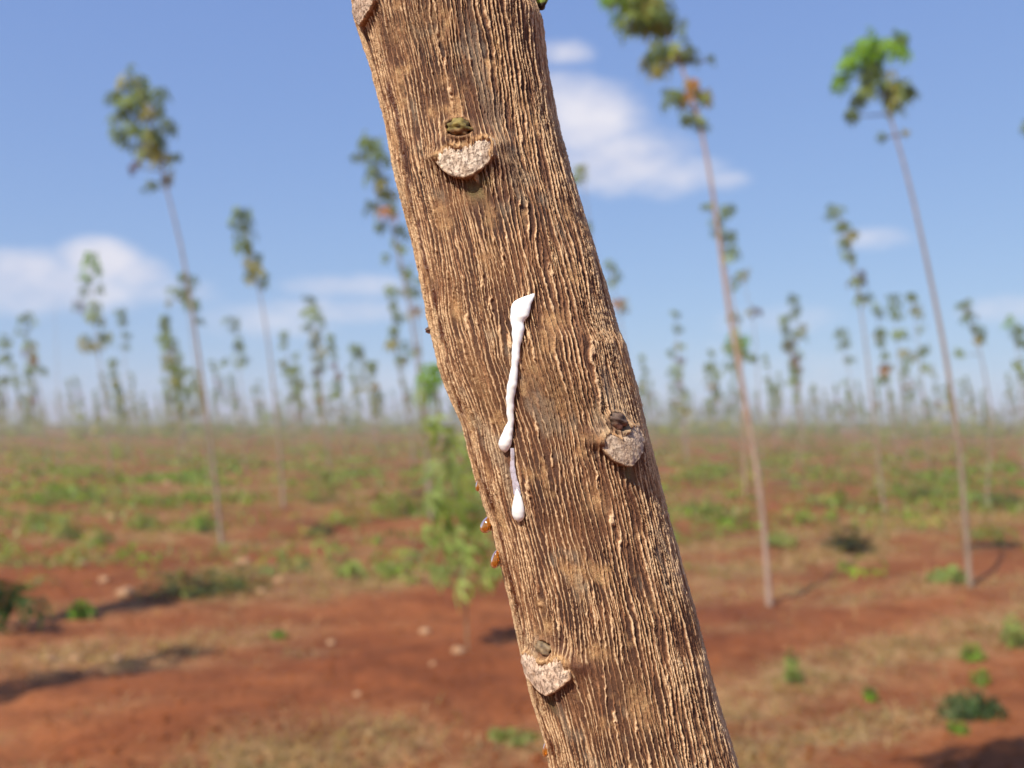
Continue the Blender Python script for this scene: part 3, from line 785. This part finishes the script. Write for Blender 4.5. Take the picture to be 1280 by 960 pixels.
OC = np.array([(1, 0, 0), (-1, 0, 0), (0, 1, 0), (0, -1, 0), (0, 0, 1), (0, 0, -1), (.62, .62, .5), (-.62, .62, .5), (-.62, -.62, .5), (.62, -.62, .5)], float)
OF = np.array([(4, 6, 7), (4, 7, 8), (4, 8, 9), (4, 9, 6), (0, 2, 6), (2, 1, 7), (1, 3, 8), (3, 0, 9), (6, 2, 7), (7, 1, 8), (8, 3, 9), (9, 0, 6)])
mk = MB()
for q in range(5200):
    d = 2.7 * (15 / 2.7) ** rg.random(); a = rg.uniform(-.55, .55); x, y = d * math.sin(a), d * math.cos(a)
    R = .005 + .016 * rg.random() ** 3
    mk.add(OC * R * rg.uniform(.6, 1.2, (10, 1)) * [1.2, 1., .75] + [x, y, gz_at(x, y) + R * .2], OF, (1, 1, 1))
ck = mk.build('soil_clods', M_SOIL); tag(ck, 'crumbled clods of red soil strewn over the ground', 'soil clods', kind='stuff')
mw = MB()
rf2 = random.Random(21); cnt = 0
while cnt < 640:
    d = 8 * (75 / 8) ** rf2.random(); a = rf2.uniform(-.52, .52); x, y = d * math.sin(a), d * math.cos(a)
    if perlin(np.array([x * .35]), np.array([y * .35]), 88)[0] + .45 * perlin(np.array([x * 1.1]), np.array([y * 1.1]), 89)[0] < rf2.uniform(-.15, .35): continue
    if d < 10 and rf2.random() < .6: continue
    cnt += 1
    R = rf2.uniform(.06, .24) * (1 + d / 60); g = gz_at(x, y); cc = rf2.choice(['G', 'G', 'GB', 'GD', 'PY', 'YG'])
    for _ in range(9):
        q = R * rf2.random() ** .5; w_ = rf2.uniform(0, 6.28)
        put_leaf(mw, np.array([x + q * math.cos(w_), y + q * math.sin(w_), g + R * rf2.uniform(.1, .8)]), w_, rf2.uniform(-.2, .9), R * rf2.uniform(.4, .7), PAL[rf2.choice(cc)], rf2.uniform(-.5, .5), 3)
lw = mw.build('leafy_weeds', M_LEAF); tag(lw, 'scattered low leafy weeds over the middle of the red field', 'weeds', kind='stuff')

# ------------------------------------------------------------------ the near trunk
EY = np.array([0, 31, 94, 156, 219, 300, 330, 362, 400, 416, 432, 456, 487, 534, 600, 656, 712, 761, 825, 862, 919, 960])
EL = np.array([438.5, 443, 464, 481, 493, 514, 521, 527.5, 534, 538, 542, 547, 558.5, 579, 594.5, 613, 627, 639, 652, 661, 678, 687])
ER = np.array([667, 679, 687, 699, 715, 740, 749, 758.5, 769, 774, 782, 788, 797, 808, 825, 839, 855, 869.5, 886, 895, 912.5, 925.5])
cz = []; cxs = []; crs = []
for y, l, r in zip(EY, EL, ER):
    a, b = ray(l, y), ray(r, y)
    al, ar = math.atan2(a[0], a[1]), math.atan2(b[0], b[1])
    mid, half = (al + ar) / 2, (ar - al) / 2
    D = D0 / math.cos(mid)
    m = ray((l + r) / 2, y)
    cz.append(CH + m[2] / m[1] * (D0 - .0)); cxs.append(D0 * math.tan(mid)); crs.append(D * math.sin(half) - .0004)
o_ = np.argsort(cz); cz = np.array(cz)[o_]; cxs = np.array(cxs)[o_]; crs = np.array(crs)[o_]
slope = np.polyfit(cz, cxs, 1)[0]
zl, zh = cz[0], cz[-1]
# extend to the ground and up into the crown
lowz = np.array([-.06, .0, .25, .5, .75, 1.0]); lowx = cxs[0] + slope * (lowz - zl) * (.72 + .28 * lowz / zl)
lowr = .0335 + .010 * np.clip((.35 - lowz) / .4, 0, 1)
upz = np.array([1.6, 1.8, 2.1, 2.5, 2.9, 3.3, 3.7, 4.0]); upx = cxs[-1] + slope * (upz - zh) * (1 - .05 * (upz - zh))
upr_ = np.interp(upz, [1.45, 2.0, 4.0], [crs[-1], .029, .011])
AZ = np.concatenate([lowz, cz, upz]); AX = np.concatenate([lowx, cxs, upx]); AR = np.concatenate([lowr, crs, upr_])
def axis_x(z): return np.interp(z, AZ, AX)
def axis_r(z): return np.interp(z, AZ, AR)
R0 = .0325
def surf(px, py, lift=0.):
    """theta, z on the trunk under photo pixel, and the point"""
    d = ray(px, py); o = np.array([0, 0, CH]); t = (D0 - .03) / d[1]
    for _ in range(40):
        p = o + d * t
        r = axis_r(p[2]) + lift; q = math.hypot(p[0] - axis_x(p[2]), p[1] - D0)
        t += (q - r) * .6 / np.linalg.norm(d) if q > r else (q - r) * .6
        if p[1] > D0: t -= .001
    p = o + d * t
    th_ = math.atan2(p[0] - axis_x(p[2]), -(p[1] - D0))
    return th_, p[2], p
def spos(th_, z, lift=0.):
    r = axis_r(z) + lift
    return np.array([axis_x(z) + r * math.sin(th_), D0 - r * math.cos(th_), z])
def frame(th_, z):
    e = 1e-3
    tz = spos(th_, z + e) - spos(th_, z - e); tz /= np.linalg.norm(tz)
    tt_ = spos(th_ + .01, z) - spos(th_ - .01, z); tt_ /= np.linalg.norm(tt_)
    n_ = np.cross(tt_, tz); n_ /= np.linalg.norm(n_)
    if n_[1] > 0: n_ = -n_
    return tt_, tz, n_          # right, up, outward

def cols_theta():
    fr_ = np.arange(-100, 100, .32); bk = np.linspace(100, 260, 80, endpoint=False)
    return np.radians(np.concatenate([fr_, bk]))
THS = cols_theta()
ZS = np.concatenate([np.arange(-.06, 1.0, .012), np.arange(1.0, 1.155, .002), np.arange(1.155, 1.475, .0003), np.arange(1.475, 1.56, .0015), np.arange(1.56, 4.0, .014), [4.0]])
ZZ, TH = np.meshgrid(ZS, THS, indexing='ij')
THW = np.where(TH > PI, TH - 2 * PI, TH)
U = THW * R0 * 1000; Vm = ZZ * 1000
CIRC = 2 * PI * R0 * 1000
def pn(cellu, cellv, seed, du=0, dv=0):
    n = max(1, round(CIRC / cellu)); return perlin((U + du) * n / CIRC + 500 * n, (Vm + dv) / cellv, seed, period=n)
warp = 1.9 * pn(15, 30, 1) + .55 * pn(4, 6.5, 2) + .22 * pn(1.6, 2.6, 3)
du = -.06 * Vm + warp
sh = 4 * pn(18, 60, 17)
K1, K2, K3 = CIRC / 112, CIRC / 166, CIRC / 150
def crest(phase, sl_, sr_):
    f = phase - np.floor(phase) - .5
    return np.exp(-(f / np.where(f < 0, sl_, sr_)) ** 2)
jag = .36 * pn(1.4, 2.0, 3) + .2 * pn(.7, 1.0, 27)
base = U - .06 * Vm + 1.5 * pn(15, 30, 1) + .45 * pn(4, 7, 2) + jag
ph1 = base / K1 + 1.15 * pn(6, 30, 4) + .42 * pn(2.4, 13, 31)
ph2 = base / K2 + 1.5 * pn(5.5, 26, 5) + .42 * pn(2.0, 12, 32) + .37
wid = np.clip(1 + .9 * pn(7, 18, 6) + .4 * pn(2.4, 10, 33), .55, 1.6)
r1 = crest(ph1, .18 * wid, .10 * wid); r2 = crest(ph2, .175 * wid, .115 * wid)
b1 = .45 + .55 * smoothstep(-.32, .02, pn(2.6, 20, 7, base - U)); b2 = .25 + .75 * smoothstep(-.25, .08, pn(3.2, 20, 8, base - U))
region = smoothstep(-.2, .25, pn(20, 34, 34) + .3 * pn(6, 10, 35))
ridge = np.maximum(r1 * b1, r2 * b2 * (.6 + .38 * region))
ridge = np.clip(ridge * (1 + .35 * pn(1.2, 3.0, 9)) + .10 * pn(.8, 1.4, 10), 0, 1.15)
patch = .8 * smoothstep(.16, .60, pn(11, 17, 11) + .5 * pn(5, 8, 12) + .3 * pn(1.8, 3, 13))
grey = .7 * smoothstep(.2, .5, pn(16, 40, 14) + .4 * pn(4, 6, 15))
coarse = pn(20, 60, 16)

tanpx = [(540, 140, 9, 7, .9), (555, 100, 8, 8, .6), (650, 130, 14, 9, .9), (625, 85, 6, 5, .7), (550, 265, 16, 18, .7), (570, 385, 13, 17, 1.), (585, 250, 22, 10, .4), (660, 180, 10, 12, .6),
         (630, 195, 6, 6, .9), (700, 500, 22, 30, .5), (745, 625, 12, 16, .9), (800, 885, 14, 24, .9), (748, 815, 14, 10, .8), (676, 757, 10, 7, .9), (600, 480, 18, 40, .45), (665, 460, 20, 26, .55), (735, 545, 9, 8, .9), (745, 515, 6, 9, .8), (770, 430, 8, 20, .5),
         (790, 590, 10, 14, .4), (900, 930, 5, 14, .8), (610, 590, 6, 12, .8), (500, 40, 30, 14, .4), (540, 20, 20, 14, .4)]
def add_px(field, items, add=True):
    for (px, py, wx, wy, k) in items:
        t0, z0, _ = surf(px, py)
        w_u = wx / F * D0 * .92; w_v = wy / F * D0 * .92
        sel = np.abs(ZS - z0) < 3.2 * w_v
        q = ((TH[sel] - t0) * R0 / w_u / max(.35, math.cos(t0)) ) ** 2 + ((ZZ[sel] - z0) / w_v) ** 2
        n_ = .7 + .9 * pn_sel(sel)
        g = np.clip(np.exp(-q) * n_, 0, 1) * k
        field[sel] = np.maximum(field[sel], g) if add else field[sel] * (1 - np.clip(np.exp(-q ** 2), 0, 1) * k)
PNS = pn(2.2, 3.5, 21)
def pn_sel(sel): return PNS[sel] + .4
add_px(patch, tanpx)
smooth_ = np.zeros_like(U)
add_px(smooth_, [(594, 238, 11, 12, 1.), (604, 225, 9, 8, .8), (786, 590, 11, 12, .8), (690, 880, 13, 14, .55)])
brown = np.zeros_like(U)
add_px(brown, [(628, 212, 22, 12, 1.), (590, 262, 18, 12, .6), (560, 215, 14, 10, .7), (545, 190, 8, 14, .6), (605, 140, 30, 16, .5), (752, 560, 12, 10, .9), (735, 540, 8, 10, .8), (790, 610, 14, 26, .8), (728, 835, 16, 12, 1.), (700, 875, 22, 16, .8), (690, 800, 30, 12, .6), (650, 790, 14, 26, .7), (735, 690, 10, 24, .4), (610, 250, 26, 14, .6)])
resin = np.zeros_like(U)
# dried resin running down the left side
RP = [(470, 75), (478, 120), (486, 150), (491, 180), (497, 215), (503, 250), (514, 290), (522, 330), (530, 360), (538, 395), (546, 440), (556, 480), (572, 530), (586, 575), (598, 610), (612, 655), (622, 700), (640, 775), (664, 885), (682, 945)]
rt_, rz_ = zip(*[surf(px + 11, py)[:2] for px, py in RP]); o_ = np.argsort(rz_); rt_ = np.array(rt_)[o_]; rz_ = np.array(rz_)[o_]
tline = np.interp(ZS, rz_, rt_)[:, None]
inr = ((ZS > rz_[0]) & (ZS < rz_[-1]))[:, None]
wv = (.0013 + .0009 * np.clip(pn(200, 9, 22) * 2, -.8, 1))
resin = np.where(inr, np.exp(-((TH - tline + .05 * pn(200, 5, 23)) * R0 / wv) ** 2), 0) * smoothstep(-.3, .05, pn(200, 12, 24) + .15)
small_scar_zone = [(590, 190, 34, 26, 1.), (772, 548, 26, 26, 1.), (682, 838, 28, 26, 1.), (455, 5, 24, 26, 1.)]
supp = np.ones_like(U)
add_px(supp, [(594, 240, 12, 13, 1.), (575, 160, 17, 14, .9), (770, 527, 17, 14, .9), (682, 810, 17, 12, .9), (676, 756, 6, 5, .9), (744, 550, 14, 9, .55), (725, 835, 18, 9, .7), (636, 190, 12, 10, .5), (788, 592, 12, 12, .8), (690, 885, 12, 10, .6)], add=False)
ridge = ridge * supp * (1 - .25 * patch)
disp = .00108 * (ridge - .36) + .0005 * coarse + .00012 * patch * pn(1.1, 1.7, 25) + .00006 * pn(.7, 1.2, 26)
disp += .0003 * resin
swell = np.zeros_like(U)
def bump(items):
    for (px, py, wx, wy, mm) in items:
        t0, z0, _ = surf(px, py); wu = wx / F * D0; wv_ = wy / F * D0
        sel = np.abs(ZS - z0) < 3.5 * wv_
        q = ((TH[sel] - t0) * R0 / wu) ** 2 + ((ZZ[sel] - z0) / wv_) ** 2
        disp[sel] += mm / 1000 * np.exp(-q)
bump([(584, 190, 40, 24, 2.2), (575, 172, 22, 8, 1.0), (633, 181, 14, 14, 1.0), (544, 196, 9, 7, 1.6), (560, 178, 12, 5, 1.2), (776, 550, 30, 24, 2.0), (744, 552, 11, 8, 1.9), (738, 541, 9, 6, 1.2), (684, 835, 34, 24, 1.9), (722, 832, 15, 10, 1.7), (708, 818, 10, 6, 1.4),
      (676, 756, 4, 3, 1.1), (748, 500, 5, 12, .9), (681, 832, 4, 3, .3)])
# raised bark rim round each bud
for (px, py, ra, rb_, mm) in [(574, 161, 18, 13, 1.1), (770, 527, 16, 12, 1.2), (682, 811, 15, 11, .6)]:
    t0, z0, _ = surf(px, py); k_ = D0 / F * .92
    sel = np.abs(ZS - z0) < 3 * ra * k_
    q = np.sqrt(((TH[sel] - t0) * R0 / (ra * k_)) ** 2 + ((ZZ[sel] - z0) / (rb_ * k_)) ** 2)
    disp[sel] += mm / 1000 * np.exp(-((q - 1.05) / .22) ** 2) * (1 + .5 * PNS[sel]) - .0012 * np.exp(-(q / .8) ** 4)
    patch[sel] = np.maximum(patch[sel], .5 * np.exp(-((q - 1.1) / .25) ** 2))
SCARS = []
def SC(*a, **k): SCARS.append((a, k))
y1 = lambda L_: [(520 + x / 6.857, 130 + y / 6.857) for x, y in L_]
y2 = lambda L_: [(700 + x / 6.857, 480 + y / 6.857) for x, y in L_]
y3 = lambda L_: [(620 + x / 6., 740 + y / 6.) for x, y in L_]
SC('cream shield shaped scar, highest and widest one', (582, 193), y1([(160, 450), (235, 388), (290, 358), (340, 364), (388, 378), (408, 350), (445, 340), (480, 318), (520, 292), (572, 276), (625, 284), (668, 306), (672, 350), (655, 405), (642, 445), (600, 505), (540, 562), (480, 606), (420, 626), (360, 622), (310, 606), (258, 570), (205, 520)]), .004, seed=1)
SC('greyish heart shaped scar near the right edge', (778, 556), y2([(355, 480), (385, 440), (430, 418), (480, 448), (520, 462), (556, 434), (600, 388), (650, 358), (692, 368), (717, 430), (722, 500), (702, 572), (660, 642), (615, 692), (560, 692), (500, 672), (440, 632), (398, 580), (368, 530)]), .004, tint=(.86, .80, .74), seed=2)
SC('pinkish pointed scar at the lower left', (683, 840), y3([(182, 470), (215, 462), (262, 475), (290, 502), (330, 524), (380, 532), (405, 512), (440, 490), (490, 500), (522, 540), (542, 600), (532, 662), (490, 702), (440, 737), (385, 768), (340, 742), (300, 707), (250, 652), (215, 592), (193, 530)]), .004, tint=(1, .92, .88), seed=3)
SC('pale scar seen edge on at the upper left', (456, 4), [(441, -2), (441, 16), (447, 26), (452, 32), (457, 24), (462, 14), (466, 2), (466, -16), (458, -26), (446, -18)], .004, tint=(.95, .88, .84), seed=4, lift=.0016)

for (args, kw) in SCARS:
    outl = args[2]; t_z = np.array([surf(px, py, kw.get('lift', .0026))[:2] for px, py in outl])
    A_ = np.append(t_z[:, 0], t_z[0, 0]); B_ = np.append(t_z[:, 1], t_z[0, 1])
    s_ = np.concatenate([[0], np.cumsum(np.hypot(np.diff(A_) * R0, np.diff(B_)))]); q_ = np.linspace(0, s_[-1], 120)
    A_ = np.interp(q_, s_, A_); B_ = np.interp(q_, s_, B_); zc_ = B_.mean(); zh_ = np.ptp(B_) / 2; tc_ = A_.mean(); th2_ = np.ptp(A_) / 2
    r_ = np.nonzero(np.abs(ZS - zc_) < zh_ + .006)[0]; c_ = np.nonzero(np.abs(THS - tc_) < th2_ + .25)[0]
    if not len(r_): continue
    ix = np.ix_(r_, c_); tt_ = TH[ix]; zz_ = ZZ[ix]
    dm = np.full(tt_.shape, 9.)
    for a_, b_ in zip(A_, B_): dm = np.minimum(dm, np.hypot((tt_ - a_) * R0, zz_ - b_))
    rel = (zz_ - zc_) / zh_
    wgt = smoothstep(-.55, .05, rel) * (1 + .55 * PNS[ix] + .5 * np.abs((tt_ - tc_) / th2_) ** 2)
    rim_ = np.exp(-(dm / .0014) ** 2) * wgt
    disp[ix] += .0013 * np.clip(rim_ * (.75 + 1.1 * PNS[ix]), 0, 1.4)
    patch[ix] = np.maximum(patch[ix], np.clip(1.1 * np.exp(-(dm / .0011) ** 2) * wgt, 0, 1))
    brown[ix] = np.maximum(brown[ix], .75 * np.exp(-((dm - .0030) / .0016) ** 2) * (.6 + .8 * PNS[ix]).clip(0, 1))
# knob on the left outline
t0, z0 = surf(540, 412)[:2]
RAD = axis_r(ZZ) + disp * np.clip(axis_r(ZZ) / .03, .3, 1)
tx = axis_x(ZZ) + RAD * np.sin(TH); ty = D0 - RAD * np.cos(TH)
top_lean = np.clip(ZZ - 1.5, 0, None); ty = ty + .03 * top_lean
TB = np.array([axis_x(0.), D0, gz_at(float(axis_x(0.)), D0)])
ni, nj = TH.shape
idx = np.arange(ni * nj).reshape(ni, nj); nxt = np.roll(idx, -1, axis=1)
tf = np.stack([idx[:-1], nxt[:-1], nxt[1:], idx[1:]], -1).reshape(-1, 4)
hero = empty('near_rubber_tree', TB)
tag(hero, 'huge leaning near trunk with ridged brown bark and pale leaf scars', 'tree')
mesh_obj('trunk', np.stack([tx, ty, ZZ], -1).reshape(-1, 3) - TB, tf, M_BARK, hero, True,
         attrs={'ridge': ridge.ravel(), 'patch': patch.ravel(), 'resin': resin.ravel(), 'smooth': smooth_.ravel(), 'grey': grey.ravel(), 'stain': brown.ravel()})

def leaf_scar(label, centre, outline, thick, tint=(1, 1, 1), seed=0, lift=.0026, tiltdown=.0020):
    tz_ = [surf(px, py, lift)[:2] for px, py in outline]
    th_, z_ = surf(*centre)[:2]
    a = np.array([(t - th_) * R0 for t, z in tz_]); b = np.array([z - z_ for t, z in tz_])
    # close and resample the outline
    a = np.append(a, a[0]); b = np.append(b, b[0]); s = np.concatenate([[0], np.cumsum(np.hypot(np.diff(a), np.diff(b)))])
    m = 96; q = np.linspace(0, s[-1], m, endpoint=False); a = np.interp(q, s, a); b = np.interp(q, s, b)
    for _ in range(1): a = (np.roll(a, 1) + 2 * a + np.roll(a, -1)) / 4; b = (np.roll(b, 1) + 2 * b + np.roll(b, -1)) / 4
    jg = 1 + .05 * perlin(np.arange(m) / 5., np.full(m, .5 + seed), 55) + .03 * perlin(np.arange(m) / 2., np.full(m, .5 + seed), 56)
    ca, cb = a.mean(), b.mean(); a = ca + (a - ca) * jg * 1.08; b = cb + (b - cb) * jg * 1.06; bs = np.abs(b - cb).max()
    V = []; T_ = []; rings = [.04, .16, .28, .4, .52, .64, .75, .84, .91, .96, 1.0]
    for k in rings:
        aa = ca + (a - ca) * k; bb = cb + (b - cb) * k
        h = .0011 * (1 - k ** 3) - .0003 + tiltdown * (-(bb - cb) / bs) * .5
        h = h + .0005 * fbm(aa * 520 + seed, bb * 520, 30 + seed, 3) + (.00035 * math.exp(-((k - .97) / .03) ** 2))
        for i in range(m):
            V.append(spos(th_ + aa[i] / R0, z_ + bb[i], lift + h[i]))
            T_.append((1, .95, .9) if k < .93 else (.80, .66, .52))
    for (k, dz) in ((1.02, -.0009), (.99, -thick)):
        aa = ca + (a - ca) * k; bb = cb + (b - cb) * k
        for i in range(m):
            V.append(spos(th_ + aa[i] / R0, z_ + bb[i], lift + dz + tiltdown * (-(bb[i] - cb) / bs) * .3)); T_.append((.45, .30, .20))
    nrg = len(rings) + 2; Fq = []
    for r in range(nrg - 1):
        for i in range(m):
            j = (i + 1) % m; Fq.append((r * m + i, r * m + j, (r + 1) * m + j, (r + 1) * m + i))
    Fq.append(tuple(range(m))[::-1])
    o = mesh_obj('leaf_scar', np.array(V) - TB, Fq, M_SCAR, hero, True, np.array(T_) * np.array(tint))
    o['label'] = label
    return o
def bud(parent, px, py, rx, ry, depth, col, seed, name='bud', off=0.):
    th_, z_, P0 = surf(px, py); right, up, nrm = frame(th_, z_)
    k = D0 / F * .92; V = []; Cc = []; nu, nv = 28, 18
    for j in range(nv + 1):
        ph = PI * j / nv
        for i in range(nu):
            a = 2 * PI * i / nu
            d = np.array([math.sin(ph) * math.cos(a), math.cos(ph), math.sin(ph) * math.sin(a)])
            n_ = float(perlin(np.array([d[0] * 2.2 + 7 + seed]), np.array([d[1] * 2.2 + d[2] + 3]), 50 + seed)[0])
            ridge_ = .10 * math.sin(7 * d[1] + 3 * d[0] + seed)
            r = 1 + .35 * n_ + ridge_
            V.append(P0 + right * d[0] * rx * k * r + up * d[1] * ry * k * r + nrm * (d[2] * depth * r + off))
            c = np.array(col) * (1 + .9 * n_)
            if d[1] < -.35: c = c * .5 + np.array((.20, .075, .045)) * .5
            Cc.append(np.clip(c, .01, 1))
    Fq = [(j * nu + i, j * nu + (i + 1) % nu, (j + 1) * nu + (i + 1) % nu, (j + 1) * nu + i) for j in range(nv) for i in range(nu)]
    base = parent if parent else hero
    o = mesh_obj(name, np.array(V) - TB, np.array(Fq), M_BUD, base, True, np.array(Cc))
    return o
s1, s2, s3, s4 = [leaf_scar(*q[0], **q[1]) for q in SCARS]
bud(s1, 575, 160.5, 15, 11, .0030, (.17, .125, .03), 1, off=.0012)
bud(s2, 769, 527, 13, 10.5, .0028, (.10, .06, .042), 2, off=.0010)
bud(s3, 680, 811, 14, 10, .0016, (.17, .115, .065), 3, off=.0002)
bud(None, 538, 412, 4, 5, .0014, (.09, .04, .02), 5, 'bark_knob', off=.0004)

# crown of the near tree, above the picture
mc = MB()
for i in range(9):
    z = 3.35 + .11 * i; c = np.array([axis_x(z), D0 + .03 * (z - 1.5), z]) + np.array([random.uniform(-.15, .15), random.uniform(-.15, .15), 0])
    tuft(mc, c, random.uniform(.3, .42), 'GDYG', 14)
mc.build('crown', M_LEAF, hero, TB)

# ------------------------------------------------------------------ latex and resin
def strand(name, path, mat, parent, org, hfac=.62, sink=.25, lump=.10, seed=0, smooth_n=2, horiz=False):
    """a rounded bead of liquid laid along the bark: path = (px, py, half width px, height factor)"""
    P = np.array([p[:3] for p in path], float)
    hf_ = np.array([p[3] if len(p) > 3 else 1. for p in path])
    s = np.concatenate([[0], np.cumsum(np.hypot(np.diff(P[:, 0]), np.diff(P[:, 1])))])
    n = max(24, int(s[-1] * 1.1)); q = np.linspace(0, s[-1], n)
    X, Y_, Wd, HF = [np.interp(q, s, c) for c in (P[:, 0], P[:, 1], P[:, 2], hf_)]
    for _ in range(smooth_n):
        for c in (X, Y_, Wd, HF): c[1:-1] = (c[:-2] + 2 * c[1:-1] + c[2:]) / 4
    zero = np.zeros(n)
    Wd = Wd * (1 + lump * perlin(q / 7, zero + .5, 80 + seed))
    if horiz: X = X + 1.1 * perlin(q / 9, zero + .2, 91) * (Y_ > 400)
    pts = []; nr_ = []; rg_ = []
    for x, y in zip(X, Y_):
        t_, z_, p = surf(x, y, .0006); pts.append(p); f_ = frame(t_, z_); nr_.append(f_[2]); rg_.append(f_[0])
    pts = np.array(pts); nr_ = np.array(nr_); k = D0 / F * .97
    V = []; m = 22
    for i in range(n):
        t_ = pts[min(i + 4, n - 1)] - pts[max(i - 4, 0)]; t_ /= np.linalg.norm(t_) + 1e-12
        sd = np.cross(t_, nr_[i]); sd /= np.linalg.norm(sd); sd = rg_[i] if horiz else sd; w = Wd[i] * k; h = w * hfac * HF[i]
        for j in range(m):
            a = 2 * PI * j / m
            V.append(pts[i] + sd * w * math.cos(a) + nr_[i] * (h * math.sin(a) * (1.15 if math.sin(a) > 0 else .5) + h * (.35 - sink) + .0001))
    Fq = [(i * m + j, i * m + (j + 1) % m, (i + 1) * m + (j + 1) % m, (i + 1) * m + j) for i in range(n - 1) for j in range(m)]
    Fq += [tuple(range(m))[::-1], tuple((n - 1) * m + j for j in range(m))]
    return mesh_obj(name, np.array(V) - org, Fq, mat, parent, True)
_, _, LP0 = surf(650, 372)
lroot = empty('latex_drip', LP0)
tag(lroot, 'white latex streak running down the bark into two rounded drops', 'latex')
LX = [(367, 666, 668.3), (369, 661, 668), (371, 655, 667.5), (374, 648, 666), (377, 643.5, 664.5), (381, 640.5, 663), (386, 639.5, 662), (392, 639, 661), (396, 638.5, 660), (399, 638.5, 656.5), (403, 639, 654.5), (412, 640.5, 655), (420, 640.5, 653.5),
      (430, 641, 650.5), (440, 640, 650), (450, 639.5, 649), (458, 640, 647.5), (463, 638, 647.5), (475, 636, 646.5), (482, 634, 646.5), (490, 633.5, 644.5), (505, 633, 642.5), (518, 634, 643), (527, 635, 643), (535, 631, 642.8), (543, 627, 642.2), (550, 624, 641.8), (556, 623, 640.5), (560, 624.5, 638), (563.5, 628, 636), (565.5, 631, 633)]
strand('upper_run', [((l + r) / 2, y, (r - l) / 2, min(1., .3 + (y - 367) / 65)) for y, l, r in LX], M_LATEX, lroot, LP0, lump=.06, seed=1, smooth_n=3, horiz=True)
strand('film', [(640.5, 560, 2.5, 1.), (641, 566, 2.8, 1.), (641, 572, 2.6, .7), (640.5, 582, 3.6, .35), (642, 594, 4.0, .3), (645, 606, 4.6, .3), (647, 618, 5.5, .35)], M_FILM, lroot, LP0, hfac=.6, lump=.2, seed=2)
strand('lower_drop', [(646.5, 608, .6), (647, 615, 2.8), (648, 622, 5.6), (648.5, 630, 7.8), (648.6, 638, 9.0), (648.6, 644, 8.6), (648.5, 649, 6.2), (648.5, 652.5, .5)], M_LATEX, lroot, LP0, lump=.03, seed=3)

def drop(label, px, py, rx, ry, inset=2):
    # hangs on the left outline: centre taken at the outline's depth
    r = ray(px, py); t = (D0 - .006) / r[1]; c = np.array([r[0] * t, r[1] * t, CH + r[2] * t]); k = D0 / F
    V = []; nu, nv = 28, 20
    for j in range(nv + 1):
        ph = PI * j / nv; zc = math.cos(ph); rr_ = math.sin(ph) * (1 - .25 * zc)
        for i in range(nu):
            a = 2 * PI * i / nu
            V.append((c[0] + rx * k * rr_ * math.cos(a) + (.25 * rx * k * (zc + .2)), c[1] + rx * k * rr_ * math.sin(a), c[2] + ry * k * zc))
    Fq = [(j * nu + i, j * nu + (i + 1) % nu, (j + 1) * nu + (i + 1) % nu, (j + 1) * nu + i) for j in range(nv) for i in range(nu)]
    o = mesh_obj('resin_drop', np.array(V) - c, np.array(Fq), M_AMBER, None, True); o.location = c
    return tag(o, label, 'resin drop')
GB = at(676, -2, D0 - .002)
V = []; Cc = []
for j in range(15):
    ph = PI * j / 14
    for i in range(20):
        a_ = 2 * PI * i / 20; q = 1 + .25 * math.sin(3 * a_ + 2 * ph)
        V.append(GB + D0 / F * np.array([9 * q * math.sin(ph) * math.cos(a_), 9 * q * math.sin(ph) * math.sin(a_), 15 * math.cos(ph)]))
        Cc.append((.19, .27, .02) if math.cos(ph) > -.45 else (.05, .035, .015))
mesh_obj('bud', np.array(V) - TB, np.array([(j * 20 + i, j * 20 + (i + 1) % 20, (j + 1) * 20 + (i + 1) % 20, (j + 1) * 20 + i) for j in range(14) for i in range(20)]), M_BUD, hero, True, np.array(Cc))['label'] = 'fresh green bud at the right edge'
drop('amber resin drop on the left side of the trunk, upper and rounder one', 608, 656, 7.5, 10)
drop('amber resin drop on the left side of the trunk, lower and longer one', 619.5, 699, 6, 11)
drop('tiny reddish resin bead on the left side near the bottom of the trunk', 682.5, 936, 4.5, 10)
drop('thin reddish resin bead on the left side above the amber drops', 598, 606, 3.5, 8)

# ------------------------------------------------------------------ render settings
S.render.engine = 'CYCLES'
S.cycles.use_denoising = True
S.cycles.max_bounces = 6; S.cycles.diffuse_bounces = 3; S.cycles.transparent_max_bounces = 8
S.cycles.volume_bounces = 1
S.cycles.volume_step_rate = 4
S.cycles.use_adaptive_sampling = True; S.cycles.adaptive_threshold = .015
S.view_settings.view_transform = 'Standard'; S.view_settings.look = 'None'
S.view_settings.exposure = .62; S.view_settings.gamma = 1; S.view_settings.use_curve_mapping = False
S.render.film_transparent = False
